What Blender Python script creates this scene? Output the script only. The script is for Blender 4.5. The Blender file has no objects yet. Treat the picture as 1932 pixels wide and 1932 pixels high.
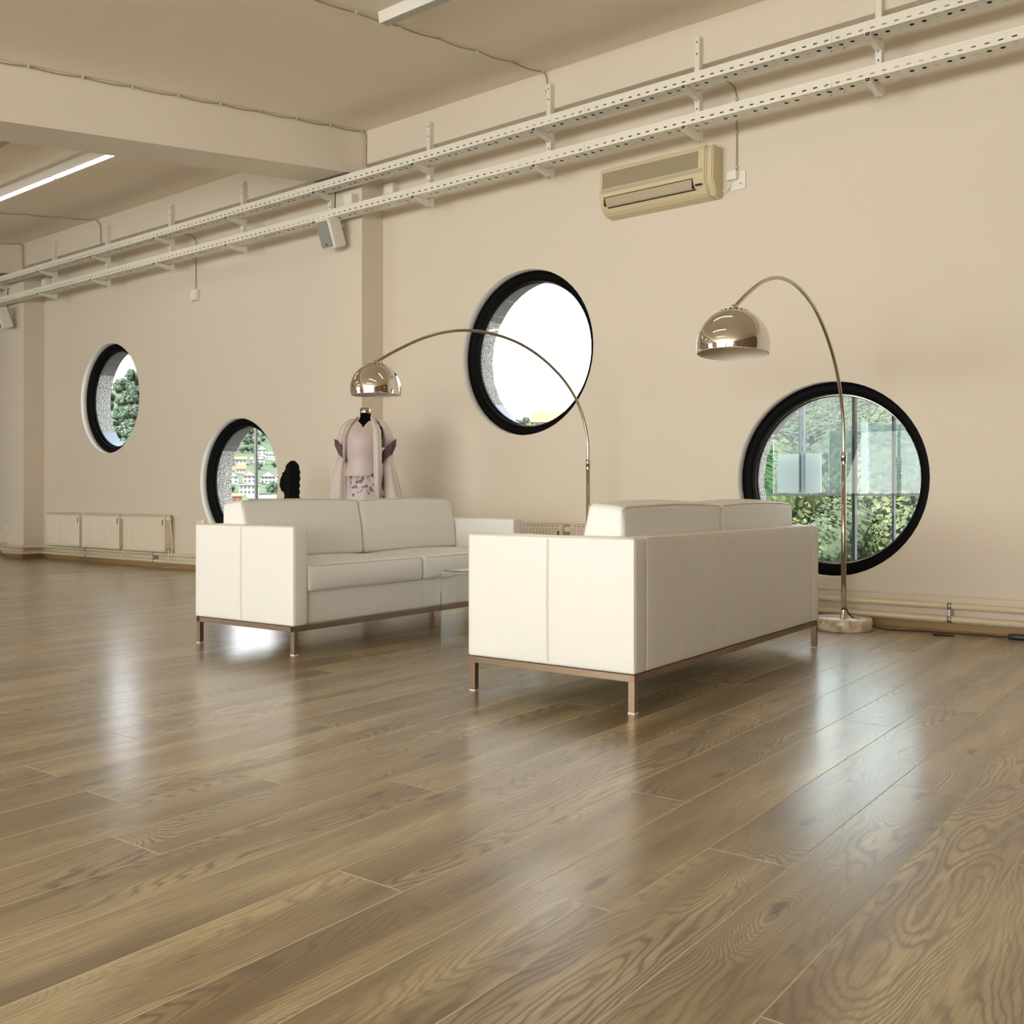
import bpy, bmesh, math, random
from mathutils import Vector, Matrix, noise
random.seed(7)
PI = math.pi
C = bpy.context.scene.collection
sc = bpy.context.scene

# ------------------------------------------------------------------ camera, sky, lights, exposure
YAW = math.radians(38.32)
FPX, CXP, HYP, CAMH = 1870.0, 966.0, 933.0, 0.92
cd = bpy.data.cameras.new('camera'); cam = bpy.data.objects.new('camera', cd); C.objects.link(cam)
cam.location = (0, 0, CAMH); cam.rotation_euler = (PI/2, 0, YAW)
cd.sensor_width = 36; cd.sensor_fit = 'HORIZONTAL'; cd.lens = 36*FPX/1932; cd.shift_y = -33/1932
cd.clip_start = 0.05; cd.clip_end = 4000
sc.camera = cam
sc.view_settings.view_transform = 'Standard'; sc.view_settings.look = 'None'
sc.view_settings.exposure = 0.0; sc.view_settings.gamma = 1.0; sc.view_settings.use_curve_mapping = False
sc.cycles.use_denoising = True
sc.cycles.max_bounces = 10; sc.cycles.diffuse_bounces = 5; sc.cycles.transparent_max_bounces = 16
sc.cycles.sample_clamp_indirect = 6.0

world = bpy.data.worlds.new('sky'); sc.world = world; world.use_nodes = True
nt = world.node_tree; bg = nt.nodes['Background']
tc = nt.nodes.new('ShaderNodeTexCoord'); sp = nt.nodes.new('ShaderNodeSeparateXYZ'); cr = nt.nodes.new('ShaderNodeValToRGB')
nt.links.new(tc.outputs['Generated'], sp.inputs[0]); nt.links.new(sp.outputs['Z'], cr.inputs[0]); nt.links.new(cr.outputs[0], bg.inputs[0])
cr.color_ramp.elements[0].color = (0.97, 0.98, 1, 1); cr.color_ramp.elements[1].color = (0.78, 0.87, 1, 1); cr.color_ramp.elements[1].position = 0.9
bg.inputs[1].default_value = 4.8

def area_light(name, loc, rot, sx, sy, power, col):
    l = bpy.data.lights.new(name, 'AREA'); l.shape = 'RECTANGLE'; l.size = sx; l.size_y = sy; l.energy = power; l.color = col
    o = bpy.data.objects.new(name, l); C.objects.link(o); o.location = loc; o.rotation_euler = rot
    return o
WIN_Y = -6.4
# daylight through the long window of the opposite wall (two bays of it)
area_light('daylight_bay', (-4.6, WIN_Y+0.12, 1.6), (PI/2+0.75, 0, 0), 5.4, 1.8, 470, (1, 0.98, 0.95))
area_light('daylight_bay', (1.0, WIN_Y+0.12, 1.6), (PI/2+0.75, 0, 0), 4.2, 1.8, 310, (1, 0.98, 0.95))
area_light('daylight_bay', (-15.5, WIN_Y+0.12, 1.6), (PI/2+0.75, 0, 0), 6.5, 1.8, 75, (1, 0.98, 0.95))
# the sun stands behind the building's other side: it lights the hills and a strip of floor under the opposite windows
_s = bpy.data.lights.new('sun', 'SUN'); _s.energy = 19; _s.angle = 0.009; _s.color = (1, 0.95, 0.87)
_so = bpy.data.objects.new('sun', _s); C.objects.link(_so); _so.rotation_euler = (math.radians(52), 0, math.radians(-14))

# ------------------------------------------------------------------ camera-ray helpers (plan positions from bearings)
RV = Vector((math.cos(YAW), math.sin(YAW), 0)); FV = Vector((-math.sin(YAW), math.cos(YAW), 0))
def bearing(px, py):
    d = FV + RV*((px-CXP)/FPX); return Vector((d.x, d.y, -(py-HYP)/FPX))

# ------------------------------------------------------------------ materials
def hexc(r, g, b):
    f = lambda c: (c/255/12.92) if c/255 <= 0.04045 else ((c/255+0.055)/1.055)**2.4
    return (f(r), f(g), f(b), 1)
def mat(name, col, rough=0.6, metal=0.0, spec=0.5, var=0.0, vscale=3.0, bump=0.0, bscale=40.0, coat=0.0, objrand=0.0, emit=None, estr=0):
    m = bpy.data.materials.new(name); m.use_nodes = True; n = m.node_tree; b = n.nodes['Principled BSDF']
    b.inputs['Roughness'].default_value = rough; b.inputs['Metallic'].default_value = metal
    b.inputs['Specular IOR Level'].default_value = spec; b.inputs['Coat Weight'].default_value = coat
    tc = n.nodes.new('ShaderNodeTexCoord')
    nz = n.nodes.new('ShaderNodeTexNoise'); nz.inputs['Scale'].default_value = vscale; nz.inputs['Detail'].default_value = 4
    n.links.new(tc.outputs['Object'], nz.inputs['Vector'])
    mx = n.nodes.new('ShaderNodeMix'); mx.data_type = 'RGBA'
    mx.inputs[6].default_value = tuple(c*(1-var) for c in col[:3])+(1,); mx.inputs[7].default_value = tuple(min(1, c*(1+var)) for c in col[:3])+(1,)
    n.links.new(nz.outputs['Fac'], mx.inputs[0])
    out = mx.outputs[2]
    if objrand:
        oi = n.nodes.new('ShaderNodeObjectInfo'); hs = n.nodes.new('ShaderNodeHueSaturation'); mr = n.nodes.new('ShaderNodeMapRange')
        mr.inputs[3].default_value = 1-objrand; mr.inputs[4].default_value = 1+objrand
        n.links.new(oi.outputs['Random'], mr.inputs[0]); n.links.new(mr.outputs[0], hs.inputs['Value']); n.links.new(out, hs.inputs['Color']); out = hs.outputs[0]
    n.links.new(out, b.inputs['Base Color'])
    if bump:
        bn = n.nodes.new('ShaderNodeTexNoise'); bn.inputs['Scale'].default_value = bscale; bn.inputs['Detail'].default_value = 5
        n.links.new(tc.outputs['Object'], bn.inputs['Vector'])
        bp = n.nodes.new('ShaderNodeBump'); bp.inputs['Strength'].default_value = bump; bp.inputs['Distance'].default_value = 0.01
        n.links.new(bn.outputs['Fac'], bp.inputs['Height']); n.links.new(bp.outputs[0], b.inputs['Normal'])
    if emit:
        b.inputs['Emission Color'].default_value = emit; b.inputs['Emission Strength'].default_value = estr
    return m

def wood_material():
    m = bpy.data.materials.new('oak_plank'); m.use_nodes = True; n = m.node_tree; L = n.links; b = n.nodes['Principled BSDF']
    N = lambda t: n.nodes.new(t)
    tc = N('ShaderNodeTexCoord'); oi = N('ShaderNodeObjectInfo')
    off = N('ShaderNodeVectorMath'); off.operation = 'MULTIPLY_ADD'
    cmb = N('ShaderNodeCombineXYZ'); L.new(oi.outputs['Random'], cmb.inputs[0]); L.new(oi.outputs['Random'], cmb.inputs[1]); L.new(oi.outputs['Random'], cmb.inputs[2])
    off.inputs[1].default_value = (37.3, 91.7, 53.1); L.new(cmb.outputs[0], off.inputs[0]); L.new(tc.outputs['Object'], off.inputs[2])
    P = off.outputs[0]
    def mapped(sx, sy, sz):
        mp = N('ShaderNodeMapping'); mp.inputs['Scale'].default_value = (sx, sy, sz); L.new(P, mp.inputs[0]); return mp.outputs[0]
    def noise_(vec, scale, det, rough=0.5):
        t = N('ShaderNodeTexNoise'); t.inputs['Scale'].default_value = scale; t.inputs['Detail'].default_value = det; t.inputs['Roughness'].default_value = rough
        L.new(vec, t.inputs['Vector']); return t.outputs['Fac']
    def math_(op, a, b_, c=None):
        t = N('ShaderNodeMath'); t.operation = op
        for i, v in enumerate((a, b_, c)):
            if v is None: continue
            if isinstance(v, (int, float)): t.inputs[i].default_value = v
            else: L.new(v, t.inputs[i])
        return t.outputs[0]
    # knots: sparse stretched cells; rings run round them
    kv = mapped(3.4, 1.0, 1.0)
    vor = N('ShaderNodeTexVoronoi'); vor.voronoi_dimensions = '2D'; vor.inputs['Scale'].default_value = 1.0; vor.inputs['Randomness'].default_value = 1.0; L.new(kv, vor.inputs['Vector'])
    vs_ = N('ShaderNodeSeparateColor'); L.new(vor.outputs['Color'], vs_.inputs[0]); has = math_('GREATER_THAN', vs_.outputs[0], 0.5)
    kwob = math_('MULTIPLY', math_('SUBTRACT', noise_(mapped(30, 9, 1), 1.0, 2.0), 0.5), 0.05)
    kd = math_('ADD', math_('ADD', vor.outputs['Distance'], kwob), math_('MULTIPLY', math_('SUBTRACT', 1.0, has), 2.0))
    kn = N('ShaderNodeMapRange'); kn.interpolation_type = 'SMOOTHERSTEP'; L.new(kd, kn.inputs[0]); kn.inputs[1].default_value = 0.0; kn.inputs[2].default_value = 0.42; kn.inputs[3].default_value = 1.0; kn.inputs[4].default_value = 0.0
    # growth-ring phase: mostly across the plank, warped
    warp = noise_(mapped(3.2, 0.55, 1), 1.0, 2.0, 0.45)
    warp2 = noise_(mapped(14, 2.6, 1), 1.0, 3.0, 0.5)
    sx = N('ShaderNodeSeparateXYZ'); L.new(tc.outputs['Object'], sx.inputs[0])
    ph = math_('MULTIPLY', sx.outputs[0], 26.0)
    ph = math_('MULTIPLY_ADD', warp, 23.0, ph); ph = math_('MULTIPLY_ADD', warp2, 2.0, ph); ph = math_('MULTIPLY_ADD', kn.outputs[0], 7.0, ph)
    ring = math_('SINE', math_('MULTIPLY', ph, 13.0), 0.0)
    ring = math_('MULTIPLY_ADD', ring, 0.5, 0.5); ring = math_('POWER', ring, 2.5)
    gate = N('ShaderNodeMapRange'); L.new(noise_(mapped(4.5, 0.8, 1), 1.0, 1.5), gate.inputs[0]); gate.inputs[1].default_value = 0.38; gate.inputs[2].default_value = 0.58
    gate.inputs[3].default_value = 0.22; gate.inputs[4].default_value = 1.0
    ringm = math_('MULTIPLY', ring, gate.outputs[0])
    fine = noise_(mapped(240, 7, 1), 1.0, 3.0, 0.6)
    broad = noise_(mapped(7, 0.9, 1), 1.0, 3.0, 0.5)
    cr = N('ShaderNodeValToRGB'); L.new(broad, cr.inputs[0])
    cr.color_ramp.elements[0].position = 0.36; cr.color_ramp.elements[0].color = hexc(126, 107, 78)
    cr.color_ramp.elements[1].position = 0.64; cr.color_ramp.elements[1].color = hexc(182, 165, 127)
    def mixc(fac, c1, c2, mode='MIX'):
        t = N('ShaderNodeMix'); t.data_type = 'RGBA'; t.blend_type = mode
        if isinstance(fac, (int, float)): t.inputs[0].default_value = fac
        else: L.new(fac, t.inputs[0])
        for i, v in ((6, c1), (7, c2)):
            if isinstance(v, tuple): t.inputs[i].default_value = v
            else: L.new(v, t.inputs[i])
        return t.outputs[2]
    c = mixc(math_('MULTIPLY', ringm, 0.85), cr.outputs[0], hexc(88, 69, 47))
    fm = N('ShaderNodeMapRange'); L.new(fine, fm.inputs[0]); fm.inputs[1].default_value = 0.45; fm.inputs[2].default_value = 0.75; fm.inputs[4].default_value = 0.75
    c = mixc(fm.outputs[0], c, hexc(105, 85, 62))
    knc = N('ShaderNodeMapRange'); knc.interpolation_type = 'SMOOTHERSTEP'; L.new(kd, knc.inputs[0]); knc.inputs[1].default_value = 0.02; knc.inputs[2].default_value = 0.075; knc.inputs[3].default_value = 0.8; knc.inputs[4].default_value = 0.0
    c = mixc(knc.outputs[0], c, hexc(70, 52, 46))
    hs = N('ShaderNodeHueSaturation'); mr = N('ShaderNodeMapRange'); L.new(oi.outputs['Random'], mr.inputs[0]); mr.inputs[3].default_value = 0.88; mr.inputs[4].default_value = 1.1
    L.new(mr.outputs[0], hs.inputs['Value']); L.new(c, hs.inputs['Color']); L.new(hs.outputs[0], b.inputs['Base Color'])
    b.inputs['Roughness'].default_value = 0.32; b.inputs['Specular IOR Level'].default_value = 0.45; b.inputs['Coat Weight'].default_value = 0.7; b.inputs['Coat Roughness'].default_value = 0.2
    bp = N('ShaderNodeBump'); bp.inputs['Strength'].default_value = 0.08; bp.inputs['Distance'].default_value = 0.002; L.new(fine, bp.inputs['Height']); L.new(bp.outputs[0], b.inputs['Normal'])
    return m

def pane_material(name, tint, gloss, alpha_col=None, alpha=0.0):
    m = bpy.data.materials.new(name); m.use_nodes = True; n = m.node_tree; n.nodes.clear()
    o = n.nodes.new('ShaderNodeOutputMaterial'); t = n.nodes.new('ShaderNodeBsdfTransparent'); t.inputs[0].default_value = tint
    g = n.nodes.new('ShaderNodeBsdfGlossy'); g.inputs['Roughness'].default_value = 0.01; mx = n.nodes.new('ShaderNodeMixShader')
    fr = n.nodes.new('ShaderNodeFresnel'); fr.inputs[0].default_value = 1.45; ml = n.nodes.new('ShaderNodeMath'); ml.operation = 'MULTIPLY'; ml.inputs[1].default_value = gloss
    n.links.new(fr.outputs[0], ml.inputs[0]); n.links.new(ml.outputs[0], mx.inputs[0]); n.links.new(t.outputs[0], mx.inputs[1]); n.links.new(g.outputs[0], mx.inputs[2])
    last = mx.outputs[0]
    if alpha:
        d = n.nodes.new('ShaderNodeBsdfDiffuse'); d.inputs[0].default_value = alpha_col
        m2 = n.nodes.new('ShaderNodeMixShader'); m2.inputs[0].default_value = alpha
        n.links.new(last, m2.inputs[1]); n.links.new(d.outputs[0], m2.inputs[2]); last = m2.outputs[0]
    n.links.new(last, o.inputs[0]); return m

def speckle_material():
    m = mat('pebble_dash', hexc(170, 168, 160), 0.9); n = m.node_tree; b = n.nodes['Principled BSDF']
    tc = n.nodes.new('ShaderNodeTexCoord'); v = n.nodes.new('ShaderNodeTexNoise'); v.inputs['Scale'].default_value = 110; v.inputs['Detail'].default_value = 2
    r = n.nodes.new('ShaderNodeValToRGB'); r.color_ramp.elements[0].position = 0.42; r.color_ramp.elements[0].color = hexc(44, 42, 38); r.color_ramp.elements[1].position = 0.56; r.color_ramp.elements[1].color = hexc(168, 166, 158)
    n.links.new(tc.outputs['Object'], v.inputs['Vector']); n.links.new(v.outputs['Fac'], r.inputs[0]); n.links.new(r.outputs[0], b.inputs['Base Color'])
    return m

def print_material():
    m = mat('printed_silk', hexc(180, 165, 165), 0.5); n = m.node_tree; b = n.nodes['Principled BSDF']
    tc = n.nodes.new('ShaderNodeTexCoord'); v = n.nodes.new('ShaderNodeTexVoronoi'); v.inputs['Scale'].default_value = 26
    z = n.nodes.new('ShaderNodeTexNoise'); z.inputs['Scale'].default_value = 30; z.inputs['Detail'].default_value = 4
    ad = n.nodes.new('ShaderNodeMath'); r = n.nodes.new('ShaderNodeValToRGB')
    n.links.new(tc.outputs['Object'], v.inputs['Vector']); n.links.new(tc.outputs['Object'], z.inputs['Vector'])
    n.links.new(v.outputs['Distance'], ad.inputs[0]); n.links.new(z.outputs['Fac'], ad.inputs[1]); n.links.new(ad.outputs[0], r.inputs[0])
    r.color_ramp.elements[0].position = 0.80; r.color_ramp.elements[0].color = hexc(112, 98, 104); r.color_ramp.elements[1].position = 1.0; r.color_ramp.elements[1].color = hexc(196, 184, 182)
    n.links.new(r.outputs[0], b.inputs['Base Color']); return m

def marble_material():
    m = mat('marble', hexc(226, 214, 196), 0.25); n = m.node_tree; b = n.nodes['Principled BSDF']
    tc = n.nodes.new('ShaderNodeTexCoord'); w = n.nodes.new('ShaderNodeTexNoise'); w.inputs['Scale'].default_value = 5; w.inputs['Detail'].default_value = 6; w.inputs['Distortion'].default_value = 1.5
    r = n.nodes.new('ShaderNodeValToRGB'); r.color_ramp.elements[0].position = 0.42; r.color_ramp.elements[0].color = hexc(232, 224, 208)
    e = r.color_ramp.elements.new(0.5); e.color = hexc(190, 160, 125); r.color_ramp.elements[1].position = 0.58; r.color_ramp.elements[-1].color = hexc(232, 224, 208)
    n.links.new(tc.outputs['Object'], w.inputs['Vector']); n.links.new(w.outputs['Fac'], r.inputs[0]); n.links.new(r.outputs[0], b.inputs['Base Color']); return m

M = {}
M['wall'] = mat('wall_paint', hexc(223, 213, 196), 0.85, spec=0.2, var=0.015, vscale=1.2)
M['brownwall'] = mat('brown_wall_paint', hexc(128, 102, 74), 0.8, var=0.05)
M['ceiling'] = mat('ceiling_paint', hexc(244, 235, 218), 0.9, spec=0.2, var=0.02, vscale=1.0)
M['beam'] = mat('beam_paint', hexc(236, 228, 213), 0.9, spec=0.2, var=0.015)
M['reveal'] = mat('reveal_paint', hexc(240, 236, 226), 0.7, spec=0.2)
M['black'] = mat('black_frame', hexc(5, 5, 5), 0.6, spec=0.1)
M['speckle'] = speckle_material()
M['sillmetal'] = mat('sill_metal', hexc(118, 124, 130), 0.4, metal=0.3)
M['fascia'] = mat('outer_fascia', hexc(70, 66, 60), 0.6)  # shade at the top of the outer reveal, put into the colour
M['pane'] = pane_material('window_glass', (0.97, 0.99, 0.98, 1), 0.6)
M['oak'] = wood_material()
M['oakedge'] = mat('plank_bevel', hexc(196, 184, 158), 0.5)
M['subfloor'] = mat('subfloor', hexc(96, 80, 58), 0.8)
M['leather'] = mat('cream_leather', hexc(229, 228, 223), 0.42, spec=0.4, var=0.012, vscale=5, bump=0.12, bscale=260)
M['piping'] = mat('leather_piping', hexc(214, 204, 180), 0.5)
M['stitch'] = mat('stitching', hexc(205, 196, 174), 0.7)
M['bronze'] = mat('brushed_bronze', hexc(138, 118, 98), 0.38, metal=0.75, var=0.05)
M['foot'] = mat('clear_foot', hexc(225, 222, 215), 0.3)
M['chrome'] = mat('chrome', hexc(222, 218, 210), 0.035, metal=1.0)
M['steel'] = mat('polished_steel', hexc(190, 182, 168), 0.14, metal=1.0)
M['shadein'] = mat('shade_lining', hexc(226, 216, 198), 0.5)
M['marble'] = marble_material()
M['traysteel'] = mat('painted_steel', hexc(232, 228, 214), 0.5, var=0.02)
M['dark'] = mat('dark_cable', hexc(46, 30, 24), 0.6)
M['bolt'] = mat('zinc_bolt', hexc(175, 175, 168), 0.35, metal=0.8)
M['cable'] = mat('grey_cable', hexc(168, 152, 132), 0.6)
M['clip'] = mat('cable_clip', hexc(200, 200, 184), 0.5)
M['plastic'] = mat('white_plastic', hexc(236, 232, 220), 0.4)
M['grille'] = mat('speaker_grille', hexc(150, 150, 146), 0.7, bump=0.3, bscale=300)
M['ac'] = mat('aged_plastic', hexc(214, 200, 164), 0.4)
M['acmesh'] = mat('filter_mesh', hexc(176, 164, 136), 0.7, var=0.15, vscale=180, bump=0.6, bscale=240)
M['acgrey'] = mat('louver_plastic', hexc(186, 174, 146), 0.4)
M['slit'] = mat('dark_slit', hexc(52, 36, 24), 0.7)
M['radiator'] = mat('radiator_enamel', hexc(226, 214, 192), 0.35)
M['pipe'] = mat('pipe_enamel', hexc(224, 208, 176), 0.3)
M['skirting'] = mat('skirting_wood', hexc(160, 130, 84), 0.5, var=0.1, vscale=6)
M['blackplastic'] = mat('black_plastic', hexc(20, 18, 18), 0.45)
M['blouse'] = mat('lilac_silk', hexc(196, 180, 176), 0.42, var=0.06, vscale=9, bump=0.2, bscale=12)
M['shawl'] = mat('pale_chiffon', hexc(206, 192, 184), 0.6, var=0.04)
M['lace'] = mat('dark_lace', hexc(96, 74, 78), 0.8, var=0.7, vscale=110)
M['print'] = print_material()
M['dress_black'] = mat('black_velvet', hexc(8, 8, 9), 0.9, spec=0.1)
M['cactus'] = mat('cactus_skin', hexc(9, 13, 7), 0.8, spec=0.15, var=0.3, vscale=20)
M['terracotta'] = mat('pot_clay', hexc(120, 90, 66), 0.8)
M['soil'] = mat('soil', hexc(50, 38, 28), 0.95)
M['red'] = mat('red_fabric', hexc(150, 22, 20), 0.6)
M['tube'] = mat('lit_tube', (1, 1, 1, 1), 0.5, emit=(1, 0.93, 0.82, 1), estr=9)
M['fixture'] = mat('fixture_enamel', hexc(226, 222, 212), 0.35)
M['fixturegrey'] = mat('fixture_reflector', hexc(160, 160, 156), 0.3, metal=0.6)
M['winframe'] = mat('window_frame_paint', hexc(70, 72, 76), 0.5)
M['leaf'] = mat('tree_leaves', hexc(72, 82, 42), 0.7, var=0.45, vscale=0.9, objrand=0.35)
M['leafdark'] = mat('shaded_leaves', hexc(46, 58, 34), 0.7, var=0.4, vscale=0.7, objrand=0.3)  # darker leaf green for some of the trees and the woods
M['leafhaze'] = mat('hazed_leaves', hexc(64, 82, 64), 0.8, var=0.3, vscale=0.3, objrand=0.2)  # greyer blue-green: haze of distance put into the leaf colour
M['bark'] = mat('bark', hexc(80, 66, 50), 0.9)
M['hill'] = mat('hill_cover', hexc(54, 70, 44), 0.95, var=0.5, vscale=0.25)
M['white_render'] = mat('white_render', hexc(150, 148, 144), 0.8)
M['orange_render'] = mat('orange_render', hexc(150, 84, 56), 0.8)
M['rooftile'] = mat('roof_tiles', hexc(142, 90, 66), 0.8, var=0.15, vscale=1.2)
M['greyroof'] = mat('grey_roof', hexc(96, 98, 94), 0.7)
M['housepane'] = mat('house_window', hexc(70, 78, 84), 0.3)
M['screenwhite'] = pane_material('frosted_pane', (0.92, 0.98, 0.96, 1), 0.5, (0.97, 0.98, 0.98, 1), 0.8)
M['screenhaze'] = pane_material('hazy_pane', (0.96, 0.98, 0.97, 1), 0.6, hexc(202, 212, 210), 0.22)
M['screenteal'] = pane_material('teal_pane', (0.60, 0.78, 0.72, 1), 0.5, hexc(60, 110, 100), 0.10)
M['post'] = mat('dark_post', hexc(20, 22, 14), 0.6)
M['glass_edge'] = mat('glass_edge', hexc(30, 52, 44), 0.1)
gm = bpy.data.materials.new('table_glass'); gm.use_nodes = True; gb = gm.node_tree.nodes['Principled BSDF']
gb.inputs['Base Color'].default_value = (0.96, 0.985, 0.97, 1); gb.inputs['Roughness'].default_value = 0.0; gb.inputs['Transmission Weight'].default_value = 1.0; gb.inputs['IOR'].default_value = 1.45
M['glass'] = gm

# ------------------------------------------------------------------ mesh helpers
def link(name, bm, m, parent=None, smooth=False, loc=None, rot=None):
    me = bpy.data.meshes.new(name); bmesh.ops.recalc_face_normals(bm, faces=bm.faces[:]); bm.to_mesh(me); bm.free()
    for k in (m if isinstance(m, (list, tuple)) else [m]): me.materials.append(k)
    if smooth:
        for p in me.polygons: p.use_smooth = True
    o = bpy.data.objects.new(name, me); C.objects.link(o)
    if parent: o.parent = parent
    if loc: o.location = loc
    if rot: o.rotation_euler = rot
    return o
def tag(o, label, cat, group=None):
    o['label'] = label; o['category'] = cat
    if group: o['group'] = group
    return o
def thing(name, label, cat, loc=(0, 0, 0), rz=0, group=None):
    o = bpy.data.objects.new(name, None); C.objects.link(o); o.location = loc; o.rotation_euler = (0, 0, rz); o.empty_display_size = 0.1
    return tag(o, label, cat, group)
def struct(name, bm, m, parent=None, smooth=False):
    o = link(name, bm, m, parent, smooth)
    if not parent: o['kind'] = 'structure'
    return o
def copy_tree(o, parent=None):
    c = o.copy(); C.objects.link(c)
    if parent: c.parent = parent
    for ch in list(o.children): copy_tree(ch, c)
    return c
def share(o, parent=None, loc=None, rot=None):
    c = o.copy(); C.objects.link(c)
    if parent is not None: c.parent = parent
    if loc is not None: c.location = loc
    if rot is not None: c.rotation_euler = rot
    return c
def box(bm, x0, x1, y0, y1, z0, z1, bev=0.0):
    r = bmesh.ops.create_cube(bm, size=1); vs = r['verts']
    for v in vs: v.co = Vector(((x0+x1)/2+v.co.x*(x1-x0), (y0+y1)/2+v.co.y*(y1-y0), (z0+z1)/2+v.co.z*(z1-z0)))
    if bev:
        es = list({e for v in vs for e in v.link_edges}); bmesh.ops.bevel(bm, geom=es, offset=bev, segments=2, affect='EDGES', profile=0.5)
    return bm
def B(*a, **k): return box(bmesh.new(), *a, **k)
def tube(bm, pts, r, n=10, caps=True):
    pts = [Vector(p) for p in pts]; rings = []; up = Vector((0, 0, 1)); prev = None
    for i, p in enumerate(pts):
        t = (pts[min(i+1, len(pts)-1)]-pts[max(i-1, 0)]).normalized()
        if prev is None:
            a = up if abs(t.z) < 0.9 else Vector((1, 0, 0)); u = t.cross(a).normalized()
        else:
            u = (prev-t*prev.dot(t)).normalized()
        prev = u; w = t.cross(u); rr = r[i] if isinstance(r, (list, tuple)) else r
        rings.append([bm.verts.new(p+(u*math.cos(2*PI*k/n)+w*math.sin(2*PI*k/n))*rr) for k in range(n)])
    for a, b in zip(rings, rings[1:]):
        for k in range(n): bm.faces.new((a[k], a[(k+1) % n], b[(k+1) % n], b[k]))
    if caps: bm.faces.new(rings[0][::-1]); bm.faces.new(rings[-1])
    return bm
def T(pts, r, n=10): return tube(bmesh.new(), pts, r, n)
def loft(bm, rings, n=24, amp=0.0, k=0, caps=True, ph=0.0, jit=0.0):
    out = []
    for (x, y, z, rx, ry) in rings:
        row = []
        for i in range(n):
            a = 2*PI*i/n; s = 1+amp*math.sin(k*a+ph+z*3)
            if jit: s += jit*noise.noise(Vector((math.cos(a)*2, math.sin(a)*2, z*9)))
            row.append(bm.verts.new((x+rx*s*math.cos(a), y+ry*s*math.sin(a), z)))
        out.append(row)
    for a, b in zip(out, out[1:]):
        for i in range(n): bm.faces.new((a[i], a[(i+1) % n], b[(i+1) % n], b[i]))
    if caps: bm.faces.new(out[0][::-1]); bm.faces.new(out[-1])
    return bm
def prism(bm, poly, axis, a, b):
    def P(u, v, w): return {'x': (w, u, v), 'y': (u, w, v), 'z': (u, v, w)}[axis]
    f = [bm.verts.new(P(u, v, a)) for u, v in poly]; g = [bm.verts.new(P(u, v, b)) for u, v in poly]; n = len(poly)
    bm.faces.new(f[::-1]); bm.faces.new(g)
    for i in range(n): bm.faces.new((f[i], f[(i+1) % n], g[(i+1) % n], g[i]))
    return bm
def lathe(bm, prof, n=40, c=(0, 0, 0), capb=False, capt=False):
    rings = [[bm.verts.new((c[0]+r*math.cos(2*PI*k/n), c[1]+r*math.sin(2*PI*k/n), c[2]+z)) for k in range(n)] for r, z in prof]
    for a, b in zip(rings, rings[1:]):
        for k in range(n): bm.faces.new((a[k], a[(k+1) % n], b[(k+1) % n], b[k]))
    if capb: bm.faces.new(rings[0][::-1])
    if capt: bm.faces.new(rings[-1])
    return bm
def rbox(bm, hx, hy, hz, r, nx=8, ny=8, nz=4, seg=3, fn=None, c=(0, 0, 0)):
    """rounded box from six grids, with an optional displacement fn(p, unit) -> p"""
    def cs(h, n):
        inner = [-(h-r)+2*(h-r)*i/n for i in range(n+1)]
        edge = [r*(1-math.tan(PI/4*(i/seg))) for i in range(seg)][::-1] if False else [r*(1-i/seg) for i in range(seg)]
        return [-(h-r)-e for e in edge]+inner+[(h-r)+e for e in edge[::-1]]
    X, Y, Z = cs(hx, nx), cs(hy, ny), cs(hz, nz); vs = {}
    def V(p):
        key = tuple(round(q, 6) for q in p)
        if key in vs: return vs[key]
        q = Vector((max(-(hx-r), min(hx-r, p[0])), max(-(hy-r), min(hy-r, p[1])), max(-(hz-r), min(hz-r, p[2]))))
        d = Vector(p)-q; co = q+d.normalized()*r if d.length > 1e-9 else q
        if fn: co = fn(co, Vector((p[0]/hx, p[1]/hy, p[2]/hz)))
        vs[key] = bm.verts.new(co+Vector(c)); return vs[key]
    def grid(A, Bc, mk):
        for i in range(len(A)-1):
            for j in range(len(Bc)-1):
                try: bm.faces.new((V(mk(A[i], Bc[j])), V(mk(A[i+1], Bc[j])), V(mk(A[i+1], Bc[j+1])), V(mk(A[i], Bc[j+1]))))
                except ValueError: pass
    for s in (-1, 1):
        grid(X, Y, lambda a, b: (a, b, s*hz)); grid(X, Z, lambda a, b: (a, s*hy, b)); grid(Y, Z, lambda a, b: (s*hx, a, b))
    return bm

# ------------------------------------------------------------------ room shell
WY, RY = 7.1, 6.81          # window wall plane, face of the ring beam and pilasters
XL, XR = -22.0, 6.5
SL = 0.144
def ceil_z(y): return 4.52-SL*(RY-y)
HOLES = [(-2.675, 1.035, 0.712), (-5.47, 2.205, 0.748), (-9.70, 1.075, 0.738), (-12.52, 2.215, 0.738)]   # x, z, radius

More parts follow.
